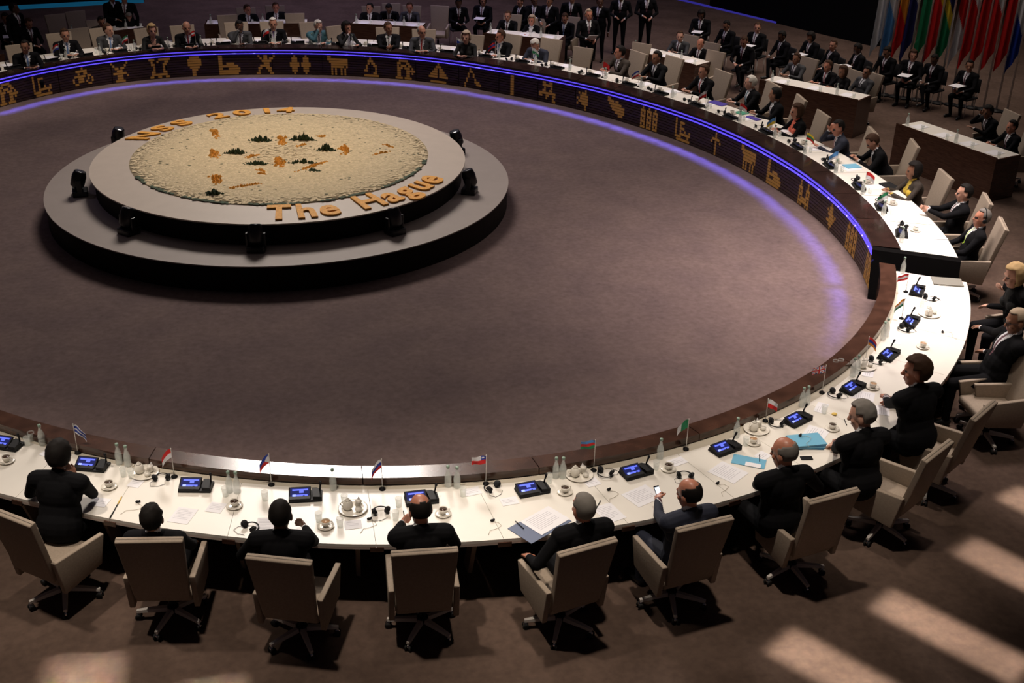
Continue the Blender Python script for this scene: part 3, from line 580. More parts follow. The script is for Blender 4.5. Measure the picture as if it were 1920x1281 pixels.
mat('suit_grey',(.030,.031,.035),.8); mat('suit_navy',(.010,.013,.028),.8); mat('suit_brown',(.035,.025,.018),.8); mat('suit_teal',(.05,.14,.17),.8)
mat('shirt_blue',(.30,.40,.60),.7); mat('coral',(.70,.14,.08),.7); mat('yellow_cloth',(.62,.44,.05),.7); mat('black_cloth',(.008,.008,.008),.9)
mat('tie_red',(.40,.02,.02),.6); mat('tie_blue',(.12,.22,.45),.6); mat('tie_lime',(.30,.48,.03),.6); mat('tie_teal',(.04,.16,.20),.6); mat('tie_purple',(.16,.06,.28),.6); mat('tie_dark',(.02,.02,.03),.6)
mat('hair_black',(.008,.006,.005),.75,spec=.2); mat('hair_brown',(.045,.022,.012),.75,spec=.2); mat('hair_grey',(.16,.145,.13),.75,spec=.2); mat('hair_white',(.55,.52,.47),.75,spec=.2); mat('hair_blond',(.40,.27,.13),.75,spec=.2); mat('hair_ash',(.36,.28,.20),.75,spec=.2)
HAIRS={}
def hair_mesh(kind,hc,HR,voxkey,m):
    kk=(kind,voxkey,m)
    if kk in HAIRS: return HAIRS[kk]
    nu,nv=36,24; v=[];f=[]; keep=set()
    for j in range(nv+1):
        ph=PI/2-PI*j/nv
        for i in range(nu):
            a=2*PI*i/nu; x=math.cos(ph)*math.cos(a); y=math.cos(ph)*math.sin(a); z=math.sin(ph)
            th=.010; 
            if kind in('long','bob','full'): th=.020
            if kind=='bald': th=.006
            if kind=='crop': th=.006
            n=noise.noise(Vector((x*4,y*4,z*4)))*.006*(0.3 if kind in('crop','bald') else 1)
            px,py,pz=x*(.077+th),(y*(.097+th)),z*(.099+th*1.1)
            k=1+n/.09; lx,ly,lz=px*k,py*k-.012,pz*k+.025
            if kind in ('long','bob') and lz<0: lz*= 1.9 if kind=='long' else 1.25; lx*=1.08
            v.append(hc+HR@(Vector((lx,ly,lz))*1.10))
            front=y; side=abs(x)
            if kind=='bald': ok=(z<.50+.15*(-y)) and z>-.62 and y<.30 and not(z<-.2 and y>0.0)
            else:
                line=.62 if kind!='full' else .50         # hair line at the forehead
                ok=(z>line) or (y<.35 and z>-.15+.25*(y>0)) or (y<-.05 and z>-.72)
                if kind in('long','bob'): ok=(z>.55) or (y<.42)
            if ok: keep.add(j*nu+i)
    for j in range(nv):
        for i in range(nu):
            q=(j*nu+i,(j+1)*nu+i,(j+1)*nu+(i+1)%nu,j*nu+(i+1)%nu)
            if all(t in keep for t in q): f.append(q)
    bm=bmesh.new(); vs=[bm.verts.new(q) for q in v]
    for q in f:
        try: bm.faces.new([vs[t] for t in q])
        except Exception: pass
    bmesh.ops.delete(bm,geom=[q for q in bm.verts if not q.link_faces],context='VERTS'); bmesh.ops.remove_doubles(bm,verts=bm.verts[:],dist=.0008)
    g=bm.faces[:]; ret=bmesh.ops.solidify(bm,geom=g,thickness=.012); 
    for q in bm.faces: q.smooth=True
    me=bpy.data.meshes.new('hair'); bm.to_mesh(me); bm.free(); me.materials.append(MAT[m]); HAIRS[kk]=me; return me
def glasses(hc,HR):
    HR=HR*1.10
    mb=MB()
    for s in (-1,1):
        mb.tube([hc+HR@Vector((s*.033+.022*math.cos(a),.098,.008+.016*math.sin(a))) for a in [2*PI*k/12 for k in range(12)]],.0022,5,closed=True)
        mb.tube([hc+HR@Vector((s*.056,.096,.012)),hc+HR@Vector((s*.085,.02,.010))],.002,5)
    mb.tube([hc+HR@Vector((-.011,.1,.01)),hc+HR@Vector((.011,.1,.01))],.002,5); return mb.mesh('glasses',['black_plastic'])
def headset(hc,HR):
    HR=HR*1.08
    mb=MB().mi(0,True).tube([hc+HR@Vector((.10*math.cos(a),-.012,.02+.115*math.sin(a))) for a in [PI*k/10 for k in range(11)]],.006,6)
    for s in (-1,1): mb.lathe([(.026,-.010),(.034,0),(.026,.010)],12,Matrix.Translation(hc+HR@Vector((s*.094,-.008,-.01)))@HR.normalized().to_4x4()@Matrix.Rotation(PI/2,4,'Y'))
    return mb.mesh('headset',['black_plastic'])
def person(label,pose,face,head_px=None,z=None,floor=ZO,loc=None,voxel=.016,fine=False,hair='short',hc_='hair_brown',skin=None,suit=None,shirt=None,tie=None,extra=(),group=None,key=None,size=1.0):
    me,hc,HR,LH,RH,T=body(pose,voxel,fine,key)
    a=R(face)-PI/2; Rz=Matrix.Rotation(a,3,'Z')
    if loc is None:
        h=Rz@(hc*size); g=at(head_px[0],head_px[1],floor+h.z); loc=(g.x-h.x,g.y-h.y,floor)
    o=thing('person',label,'person',loc,a,group,me); o.scale=(size,)*3
    over={0:skin,1:suit,2:suit,3:shirt,4:tie}
    for i,m in over.items():
        if m: o.material_slots[i].link='OBJECT'; o.material_slots[i].material=MAT[m]
    if hair:
        kk=key or (tuple(sorted((k,str(v)) for k,v in pose.items())),voxel); link('hair',hair_mesh(hair,hc,HR,kk,hc_),o)
    if 'glasses' in extra: link('glasses',glasses(hc,HR),o)
    if 'headset' in extra: link('headset',headset(hc,HR),o)
    return o,LH,RH
# ------------------------------------------------------------------ near half: chairs and delegates with their backs to the balcony
# (left and right end of the top edge of the backrest, spin of the foot)
near_chairs=[((-30,945),(60,985),10,'at the left edge behind the man resting chin on hand'),
((217,1010),(340,1010),20,'second from the left, behind the low dark-haired head'),
((460,1040),(584,1053),-4,'behind the black-haired man with one hand raised'),
((735,1035),(857,1028),8,'behind the bald man holding a pen'),
((1045,1038),(1160,1008),0,'behind the grey-haired man with a hand on its armrest'),
((1267,991),(1379,968),14,'behind the man looking at a phone'),
((1515,937),(1615,917),30,'behind the bald man beside the blue folders'),
((1732,862),(1790,824),24,'behind the grey-haired man with clasped hands'),
((1826,783),(1869,752),40,'behind the brown-haired man with hands on a white page')]
FWN=[52,82,71,87,104,101,103,124,126]
for i,(L_,R_,sp,lab) in enumerate(near_chairs):
    a=at(*L_,.945); b=at(*R_,.945); m=(a+b)/2; fa=FWN[i]; f=Vector((math.cos(R(fa)),math.sin(R(fa)),0))
    hub=m+f*.41; chair((hub.x,hub.y,ZO),fa,'taupe swivel chair, '+lab,'swivel chairs on the near side',sp)
def chair_at(u,v,z,face,lab,sp=None,off=.0,floor=ZO,group='swivel chairs on the near side'):
    p=at(u,v,z); f=Vector((math.cos(R(face)),math.sin(R(face)),0)); return chair((p.x+f.x*off,p.y+f.y*off,floor),face,lab,group,sp)
def chair_arm(front,back,lab,sp=10,z=ZO+.64):
    a=at(*front,z); b=at(*back,z); f=(a-b).normalized(); m=a-f*.27; L_=Vector((-f.y,f.x,0)); h=m+L_*.27; return chair((h.x,h.y,ZO),math.degrees(math.atan2(f.y,f.x)),lab,'swivel chairs on the near side',sp)
chair_arm((1799,712),(1876,707),'large taupe swivel chair standing empty at the right edge, turned sideways')
if 0: chair_arm((1838,594),(1902,607),'taupe swivel chair under the reclining man with glasses at the right edge')
if 0: chair_arm((1826,561),(1862,568),'taupe swivel chair of the blond woman at the right edge')
if 0: chair_at(1861,838,ZO+.1,168,'large taupe swivel chair standing empty at the right edge, turned sideways',25)
if 0: chair_at(1930,668,ZO+.3,158,'taupe swivel chair under the reclining man with glasses at the right edge',25)
if 0: chair_at(1945,590,ZO+.3,165,'taupe swivel chair of the blond woman at the right edge',25)
chair_at(1985,470,ZO+.45,175,'taupe chair at the right edge beyond the blond woman',5) if False else None
def local(pw,loc,face,size=1.0):
    a=-(R(face)-PI/2); d=Vector(pw)-Vector(loc); return Matrix.Rotation(a,3,'Z')@d/size
def near(label,u,v,face,lean,yaw=0,nod=0,lh=None,rh=None,lhz=None,rhz=None,side=0,size=1.0,**kw):
    "pose the figure so that its head falls where surveyed; hands given as image points at a height"
    pose=dict(lean=lean,yaw=yaw,nod=nod,side=side); pose.update(kw.pop('pose',{}))
    # head offset without building: same formulas as body()
    ln=R(lean); nb=Vector((0,0,.53))+Matrix.Rotation(-ln,3,'X')@Matrix.Rotation(R(side),3,'Y')@Vector((0,-.005,.50)); hc=nb+Matrix.Rotation(-ln*.6-R(nod)*.4,3,'X')@Vector((0,.025,.160))
    h=Matrix.Rotation(R(face)-PI/2,3,'Z')@(hc*size); g=at(u,v,ZO+h.z); loc=(g.x-h.x,g.y-h.y,ZO)
    for k,px,zz in (('lh',lh,lhz),('rh',rh,rhz)):
        if px: q=local(at(px[0],px[1],ZT+.03 if zz is None else zz),loc,face,size); pose[k]=tuple(round(t,3) for t in q)
    return person(label,pose,face,loc=loc,voxel=.0085,fine=True,size=size,**kw)
n1=near('dark-haired man in black suit at the left, hand to his mouth, leaning on the desk',111,855,72,16,yaw=8,nod=8,lh=(98,905),rh=(142,892),rhz=.80,hair='full',hc_='hair_black',skin='skin_mid',size=1.04,pose={'rh_palm':(-1,0,0),'rh_curl':1.0,'rh_hint':(.5,.2,-1)})
n2=near('man of whom a dark brown head shows above the second chair',285,972,80,-14,yaw=0,nod=4,hair='short',hc_='hair_black',skin='skin_mid',pose={'lh':(-.16,.32,.62),'rh':(.20,.30,.62)},size=.98)
n3=near('black-haired man in black suit raising his right hand above the desk',526,966,80,4,yaw=0,nod=4,lh=(480,1015),rh=(572,990),rhz=.58,hair='crop',hc_='hair_black',skin='skin_dark',size=1.02,pose={'rh_palm':(-1,0,0),'rh_curl':1.2})
n4=near('bald man in black suit holding a pen over the white desk',788,956,90,0,yaw=10,nod=16,lh=(755,978),lhz=.56,rh=(826,1000),hair='bald',hc_='hair_black',skin='skin_ruddy',size=1.04,pose={'lh_palm':(1,0,-.3),'lh_curl':1.1})
n5=near('man with thinning grey hair leaning back, left hand on the chair arm',1094,953,100,-8,yaw=8,nod=6,lh=(992,1045),lhz=ZO+.68,hair='crop',hc_='hair_grey',skin='skin_ruddy',size=1.04,pose={'rh':(.2,.36,.66),'lh_curl':.5})
n6=near('balding man in navy suit holding a small phone over the desk',1292,926,103,-4,yaw=22,nod=14,lh=(1232,932),lhz=.66,hair='bald',hc_='hair_black',skin='skin_ruddy',suit='suit_navy',size=1.04,pose={'rh':(.2,.34,.66),'lh_palm':(.6,0,-.6),'lh_curl':1.0})
n7=near('bald man with grey sides in black suit beside a pale blue folder',1470,849,99,3,yaw=30,nod=12,lh=(1425,893),rh=(1520,905),hair='bald',hc_='hair_grey',skin='skin_ruddy',size=1.10)
n8=near('grey-haired man with clasped hands beside the pile of blue folders',1616,779,102,8,yaw=40,nod=16,lh=(1566,828),rh=(1578,836),rhz=.56,hair='short',hc_='hair_grey',skin='skin_pale',size=1.12,pose={'lh_curl':1.2,'rh_curl':1.2})
n9=near('tall brown-haired man in black suit resting both hands on a white page',1718,696,106,12,yaw=46,nod=4,lh=(1650,742),rh=(1672,752),rhz=.55,hair='full',hc_='hair_brown',skin='skin_ruddy',size=1.16,pose={'lh_curl':.8,'rh_curl':.8})
n10=near('man with glasses and black suit reclining at the right edge, hands at the desk edge',1906,602,166,-16,yaw=6,nod=18,lh=(1835,660),lhz=.50,rh=(1822,612),rhz=.52,hair='crop',hc_='hair_ash',skin='skin_mid',extra=('glasses',),size=1.1)
n11=near('blond woman in black at the right edge, hand under her chin',1902,517,178,14,yaw=-4,nod=10,rh=(1884,541),rhz=.80,lh=(1850,575),hair='bob',hc_='hair_blond',skin='skin_pale',shirt='black_cloth',size=1.1,pose={'woman':True,'rh_palm':(0,.2,1),'rh_curl':1.2})
for n_,lb_ in ((n10,'taupe swivel chair under the reclining man with glasses at the right edge'),(n11,'taupe swivel chair of the blond woman at the right edge')):
    l=n_[0].location; chair((l.x,l.y,ZO),math.degrees(n_[0].rotation_euler.z)+90,lb_,'swivel chairs on the near side',10)
# things they hold
def hand_world(n,k):
    o,LH,RH=n; q,d=(LH if k=='l' else RH); Rz=Matrix.Rotation(o.rotation_euler.z,3,'Z'); return Vector(o.location)+Rz@(q*o.scale[0]),Rz@d
p,d=hand_world(n4,'l'); mb=MB().mi(0,True).tube([p+Vector((.0,.03,.075)),p+Vector((.01,-.03,-.055))],.005,8).tube([p+Vector((.01,-.03,-.055)),p+Vector((.012,-.035,-.066))],[.004,.001],8)
tag(link('pen',mb.mesh('pen',['black_plastic'])),'black pen held by the bald man near the desk centre','pen')
p,d=hand_world(n6,'l'); o=link('mobile_phone',MB().mi(0).box(-.027,-.06,-.005,.027,.06,.005,bev=.004).mi(1).box(-.023,-.030,.0045,.023,.045,.0058).mi(0).box(-.006,-.054,.005,.006,-.046,.0062).mesh('mobile_phone',['black_plastic','screen_white']),None,p+d*.02+Vector((0,0,.02)))
o.rotation_euler=(R(42),0,R(14)); tag(o,'small black mobile phone with lit screen in a raised hand','phone')
# ------------------------------------------------------------------ far half of the ring
DT=.592
SIT={'desk':dict(lean=10,lh=(-.12,.46,.83),rh=(.12,.46,.83)),
'desk_l':dict(lean=10,yaw=32,lh=(-.14,.44,.83),rh=(.10,.46,.83)),
'desk_r':dict(lean=10,yaw=-32,lh=(-.10,.46,.83),rh=(.14,.44,.83)),
'write':dict(lean=24,nod=32,lh=(-.14,.50,.83),rh=(.10,.52,.83)),
'chin':dict(lean=18,nod=6,yaw=14,lh=(-.04,.50,.83),rh=(.05,.34,1.10),rh_palm=(0,-.3,1),rh_curl=1.3,rh_hint=(.6,.6,-1)),
'back':dict(lean=-12,yaw=10,lh=(-.14,.30,.68),rh=(.14,.30,.68)),
'clasp':dict(lean=-8,nod=4,lh=(-.03,.40,.90),rh=(.04,.40,.91),lh_palm=(1,0,0),rh_palm=(-1,0,0)),
'clasp_l':dict(lean=-2,yaw=30,lh=(-.03,.42,.86),rh=(.04,.42,.87),lh_palm=(1,0,0),rh_palm=(-1,0,0)),
'lap':dict(lean=6,nod=22,lh=(-.10,.34,.66),rh=(.10,.36,.68),crossed=True),
'lap_l':dict(lean=2,yaw=30,lh=(-.14,.34,.66),rh=(.08,.36,.68)),
'wdesk':dict(lean=10,woman=True,lh=(-.10,.44,.84),rh=(.10,.44,.84)),
'wchin':dict(lean=10,woman=True,yaw=20,lh=(-.10,.44,.84),rh=(.06,.30,1.06),rh_palm=(0,-.3,1),rh_curl=1.2),
'stand':dict(stand=True,lean=2,lh=(-.14,.22,1.0),rh=(.12,.26,1.05)),
'stand_l':dict(stand=True,lean=2,yaw=30,lh=(-.28,.02,.72),rh=(.28,.04,.72))}
RC=[]
for _k,_v in SIT.items():
    if not _v.get('stand'): _v.update(feet=-.14,knee=.36)
def rear_chair(loc,face,label,group,scale=1,**k):
    if not RC:
        o=link('padded_chair',None); link('seat',MB().mi(0,True).box(-.22,-.22,.42,.22,.22,.47,bev=.015).mesh('seat',['dark_fabric']),o); link('backrest',MB().mi(0,True).box(-.21,-.26,.55,.21,-.22,.88,bev=.015).mesh('backrest',['dark_fabric']),o)
        for sx in (-.2,.2):
            for sy in (-.2,.2): link('leg',MB().mi(0,True).tube([(sx*.9,sy*.9,.42),(sx,sy,0)],.010,6).mesh('leg',['alu']),o)
            link('back_post',MB().mi(0,True).tube([(sx*.9,-.2,.42),(sx*.9,-.235,.60)],.009,6).mesh('back_post',['alu']),o)
        RC.append(o)
    else: o=copy_tree(RC[0])
    o.location=loc; o.rotation_euler=(0,0,R(face)-PI/2); o.scale=(scale,)*3; return tag(o,label,'chair',group)
def far(label,u,v,pose,hair='short',hc_='hair_brown',turn=0,grp='delegates on the far side of the ring',size=1.0,ctr=None,ch=True,chlab=None,dim=False,**kw):
    p=at(u,v,1.0); c=Vector((CX,CY,0)) if ctr is None else Vector(ctr); d=c-p; fa=math.degrees(math.atan2(d.y,d.x))+turn
    o,_,_=person(label,SIT[pose],fa,(u,v),hair=hair,hc_=hc_,group=grp,size=size,**kw)
    if ch:
        l=o.location; f=Vector((math.cos(R(fa)),math.sin(R(fa)),0)); 
        (rear_chair if dim else chair)((l.x,l.y,ZO),fa,' '.join((chlab or ('taupe chair of the '+label.split(',')[0])).split()[:16]),'dark chairs in the rear rows' if dim else 'chairs behind the ring',scale=size)
    return o
L=[
('dark-skinned man in black suit and pale tie, leftmost at the far desk',47,88,'desk_r','crop','hair_black',-12,dict(skin='skin_mid',tie='tie_blue')),
('brown-haired man in black suit with silvery tie, second from left at the far desk',122,66,'desk','short','hair_brown',-6,dict(tie='tie_blue')),
('brown-haired man in grey suit and white shirt, third from left at the far desk',203,56,'desk_l','short','hair_brown',0,dict(suit='suit_grey',tie='tie_blue',skin='skin_pale')),
('blond woman in black, leftmost woman at the far desk',285,57,'wdesk','bob','hair_blond',0,dict(suit='black_cloth',shirt='skin_pale',skin='skin_pale')),
('balding man in black suit with pink tie and folded hands at the far desk',350,52,'desk','bald','hair_grey',0,dict(tie='tie_red')),
('bald dark-skinned man in a grey robe edged in white at the far desk',449,50,'chin','crop','hair_black',0,dict(skin='skin_dark',suit='suit_grey')),
('white-haired man in black suit with purple tie at the far desk',512,45,'desk','short','hair_white',0,dict(tie='tie_purple')),
('grey-haired man in a blue-grey suit resting his face on his hand at the far desk',597,49,'chin','short','hair_white',18,dict(suit='suit_teal',skin='skin_pale')),
('black-haired woman in black, seen from the side at the far desk',650,52,'wchin','bob','hair_black',30,dict(suit='black_cloth')),
('man in black suit gesturing with white cuffs at the far desk',728,53,'clasp_l','short','hair_brown',10,dict(skin='skin_mid')),
('balding man in grey suit with red tie at the far desk',791,60,'desk_l','bald','hair_grey',6,dict(suit='suit_grey',tie='tie_red',extra=('glasses',))),
('ash-blond woman in black, writing at the far desk',874,70,'wdesk','bob','hair_ash',0,dict(suit='black_cloth',shirt='black_cloth',skin='skin_pale')),
('brown-haired man in profile with white shirt front at the far desk',938,68,'desk_r','short','hair_brown',-10,dict(skin='skin_ruddy',tie='tie_blue')),
('white-haired man bent over his papers at the far desk',1003,84,'write','short','hair_white',-8,dict(suit='suit_navy',tie='tie_blue')),
('dark-haired man leaning forward over the far desk right of the empty chair',1162,98,'desk_r','short','hair_black',-20,dict(skin='skin_ruddy',suit='suit_brown')),
('dark-haired man in black suit with broad white shirt front at the far desk',1231,108,'desk','short','hair_black',-12,dict(skin='skin_mid',tie='tie_dark')),
('dark-haired man with a long red tie at the far desk',1319,134,'desk','short','hair_brown',-10,dict(tie='tie_red')),
('white-haired man in black suit with teal tie at the far desk',1407,155,'desk_r','short','hair_white',-14,dict(tie='tie_teal',skin='skin_pale')),
('dark-haired man in profile left of the woman in coral',1453,178,'desk_r','short','hair_black',-20,dict(skin='skin_mid')),
('dark-haired woman in black jacket over a coral blouse',1494,209,'wdesk','bob','hair_brown',-8,dict(shirt='coral')),
('dark-haired man in navy suit with his fist against his mouth',1571,240,'chin','short','hair_black',-12,dict(suit='suit_navy',tie='tie_red',skin='skin_ruddy')),
('brown-haired man looking down at a blue booklet, white shirt and dark suit',1636,266,'write','short','hair_brown',-10,dict(tie='tie_dark')),
('dark-haired woman in black jacket over a yellow blouse, typing',1713,320,'wdesk','bob','hair_black',6,dict(shirt='yellow_cloth',suit='suit_brown',skin='skin_mid')),
('dark-haired man sitting back with his hands clasped before his chest',1808,362,'clasp','short','hair_black',0,dict(skin='skin_pale')),
('bald man with headset and lime green tie leaning back',1841,409,'back','crop','hair_grey',4,dict(tie='tie_lime',skin='skin_ruddy',extra=('headset',))),
]
for lab,u,v,po,ha,hc_,tn,kw in L: far(lab,u,v,po,ha,hc_,tn,**kw)
def seat_from_top(u,v,face_to,lab,grp='chairs behind the ring',zt=.80):
    p=at(u,v,zt); d=Vector(face_to)-p; fa=math.degrees(math.atan2(d.y,d.x)); f=Vector((math.cos(R(fa)),math.sin(R(fa)),0)); h=p+f*.38; return chair((h.x,h.y,ZO),fa,lab,grp,scale=.88)
seat_from_top(1095,88,(CX,CY,0),'empty taupe chair between two delegates at the far desk')
# second-row desks
def desk(u0,v0,u1,v1,lab,zt=.56,dep=.62):
    a=at(u0,v0,zt); b=at(u1,v1,zt); d=b-a; L=d.length; an=math.atan2(d.y,d.x)
    o=thing('delegation_desk',lab,'desk',(a.x,a.y,0),an,'second row desks')
    link('front_panel',MB().box(0,0,ZO,L,.03,zt+.03).mesh('front_panel',['wood']),o)
    for x in (0,L-.03): link('side_panel',MB().box(x,.03,ZO,x+.03,dep,zt).mesh('side_panel',['wood']),o)
    link('desktop',MB().box(.03,.03,zt-.025,L-.03,dep,zt,bev=0).mesh('desktop',['desk_white']),o)
    return o,a,d.normalized(),L
desks={}
for k,(u0,v0,u1,v1,lab) in {'A':(128,70,278,53,'second-row desk with dark front left of the blond woman'),'B':(383,48,578,46,'second-row desk behind the white-haired man with purple tie'),'C':(655,46,790,53,'second-row desk with three aides behind the black-haired woman'),'D':(905,64,1047,77,'second-row desk behind the man in profile, near the standing aide'),'E':(1172,94,1303,124,'second-row desk with a chair at its left end, behind the dark-haired man'),'F':(1424,152,1608,190,'second-row desk with four aides behind the woman in coral'),'G':(1680,234,1868,300,'second-row desk at the right edge with two men'),'H':(-60,122,8,104,'second-row desk cut off at the left edge')}.items(): desks[k]=desk(u0,v0,u1,v1,lab)
A=[
('aide in dark red top behind the left second-row desk',190,40,'lap','short','hair_black',{'suit':'suit_brown'}),
('aide with white shirt at the left second-row desk',241,32,'write','short','hair_grey',{}),
('aide at the left end of the desk behind the white-haired man',464,18,'desk_l','short','hair_brown',{'skin':'skin_ruddy'}),
('aide facing forward, right on the desk behind the white-haired man',517,14,'desk','short','hair_brown',{'skin':'skin_ruddy'}),
('leftmost of three aides at the desk behind the black-haired woman',693,15,'desk_r','short','hair_black',{}),
('middle one of three aides at the desk behind the black-haired woman',729,16,'write','short','hair_black',{'skin':'skin_mid'}),
('rightmost of three aides at the desk behind the black-haired woman',768,14,'desk','short','hair_brown',{'suit':'suit_grey','skin':'skin_ruddy'}),
('aide with white shirt front behind the man in profile',952,30,'desk','short','hair_brown',{}),
('blond woman aide at the desk left of the standing man',997,38,'wdesk','bob','hair_ash',{'skin':'skin_ruddy'}),
('aide with badge ribbon seated left of the standing man',1059,34,'lap','short','hair_brown',{'tie':'tie_blue'}),
('aide looking left behind the desk with a chair at its end',1275,68,'desk_l','short','hair_brown',{'suit':'suit_grey','skin':'skin_pale'}),
('balding aide with a white sheet at the right end of that desk',1313,82,'desk','bald','hair_brown',{'skin':'skin_ruddy'}),
('aide in a checked shirt at the left of the desk behind the woman in coral',1493,110,'desk','short','hair_brown',{'suit':'suit_grey','skin':'skin_mid','tie':'tie_dark'}),
('aide with dark tie at the middle of the desk behind the woman in coral',1552,124,'desk','short','hair_brown',{'tie':'tie_red','skin':'skin_ruddy'}),
('woman aide with long hair between two men behind the woman in coral',1580,134,'wdesk','long','hair_brown',{'shirt':'black_cloth','skin':'skin_mid'}),
('bearded aide leaning back in white shirt at the right end of that desk',1625,136,'back','short','hair_black',{'suit':'suit_grey','skin':'skin_mid','tie':'tie_dark'}),
('man resting his chin on his hand behind the right second-row desk',1852,210,'chin','full','hair_black',{'skin':'skin_mid'}),
('dark-haired man with folded hands at the right edge of the second-row desk',1897,238,'desk','short','hair_black',{'skin':'skin_ruddy'}),
]
for lab,u,v,po,ha,hc_,kw in A: far(lab,u,v,po,ha,hc_,0,grp='aides at the second row desks',size=.88,chlab='taupe chair under the '+lab.replace('aide','aide',1)[:80],**kw)
SM=tag(far('blond man standing with papers behind the second-row desk',1104,28,'stand','short','hair_ash',40,grp='standing people',size=.92,ch=False,skin='skin_ruddy'))
q=Vector(SM.location)+Matrix.Rotation(SM.rotation_euler.z,3,'Z')@Vector((0,.32,1.0)); o=link('paper_sheet',MB().box(-.11,-.14,0,.11,.14,.004).mesh('paper_sheet',['paper']),None,q); o.rotation_euler=(R(35),0,SM.rotation_euler.z); tag(o,'white papers held by the standing blond man','paper')
for (u,v,lab) in [(145,52,'empty taupe chair at the left second-row desk'),(1205,80,'empty taupe chair behind the second-row desk with two aides'),(425,27,'empty taupe chair behind the desk of the white-haired man, left one'),(552,24,'empty taupe chair behind the desk of the white-haired man, right one'),(101,26,'empty chair in the dim rear left, left one'),(139,20,'empty chair in the dim rear left, right one'),(825,10,'empty chair in the dim rear centre'),(1345,95,'empty chair in the rear right of the two aides')]:
    seat_from_top(u,v,(CX,CY,0),lab,'empty chairs')
# dim rows at the back
B=[(10,34,'lap'),(54,44,'lap'),(27,16,'stand_l'),(209,-6,'stand'),(232,-4,'stand_l'),(860,6,'lap'),(905,2,'lap_l'),(975,4,'lap'),(1002,2,'lap_l'),(1030,2,'stand'),(1072,-4,'stand_l'),(1125,4,'stand_l'),(1165,-8,'stand'),(1214,-10,'stand'),(1315,28,'lap'),(1362,48,'lap'),(1420,52,'lap_l'),(1466,68,'lap'),(1520,70,'lap'),(1562,85,'lap_l'),(1608,92,'lap'),(1663,98,'lap'),(1712,104,'lap_l'),(1752,112,'lap'),(1818,124,'lap_l'),(1395,78,'lap')]
dark=['in a dark suit','with a sheet of paper','with dark hair','looking down','half in shadow']
ORD=['first','second','third','fourth','fifth','sixth','seventh','eighth','ninth','tenth','eleventh','twelfth','thirteenth']
for i,(u,v,po) in enumerate(B):
    side='rear left' if u<400 else ('rear centre' if u<1250 else 'rear right by the stage wall' if u<1640 else 'rear right by the flags')
    BO=far(' '.join(('%s person %s, %s, %s from left'%('standing' if 'stand' in po else 'seated',dark[i%5],side,['first','second','third','fourth','fifth','sixth','seventh','eighth','ninth','tenth','eleventh','twelfth','thirteenth'][sum(1 for q in B[:i+1] if (q[0]<400)==(u<400) and (q[0]<1250)==(u<1250) and (q[0]<1640)==(u<1640))-1])).split()[:16]),u,v,po,['short','short','bob','crop'][i%4] if 'stand' not in po else 'short',['hair_black','hair_brown','hair_black'][i%3],random.uniform(-30,30),grp='people in the dim rear rows',size=.9,ch='stand' not in po,skin=['skin_mid','skin','skin_dark'][i%3],chlab='dark chair, %s, under the %s person from left'%(side,ORD[sum(1 for q in B[:i+1] if (q[0]<400)==(u<400) and (q[0]<1250)==(u<1250) and (q[0]<1640)==(u<1640))-1]),dim=True)
    if po in('lap','lap_l') and i%2==0 or (u,v)==(1818,124):
        me_,hc0,HR0,LH,RH,T0=body(SIT[po],.016); Rz=Matrix.Rotation(BO.rotation_euler.z,3,'Z'); q=Vector(BO.location)+Rz@Vector((0,.36,.70))
        tag(link('paper_sheet',MB().box(-.12,-.15,0,.12,.15,.004).mesh('paper_sheet',['paper']),None,q,BO.rotation_euler.z),' '.join(('white papers on lap of person, '+BO['label'].split(', ',1)[-1]).split()[:16]),'paper','papers on laps in the rear')
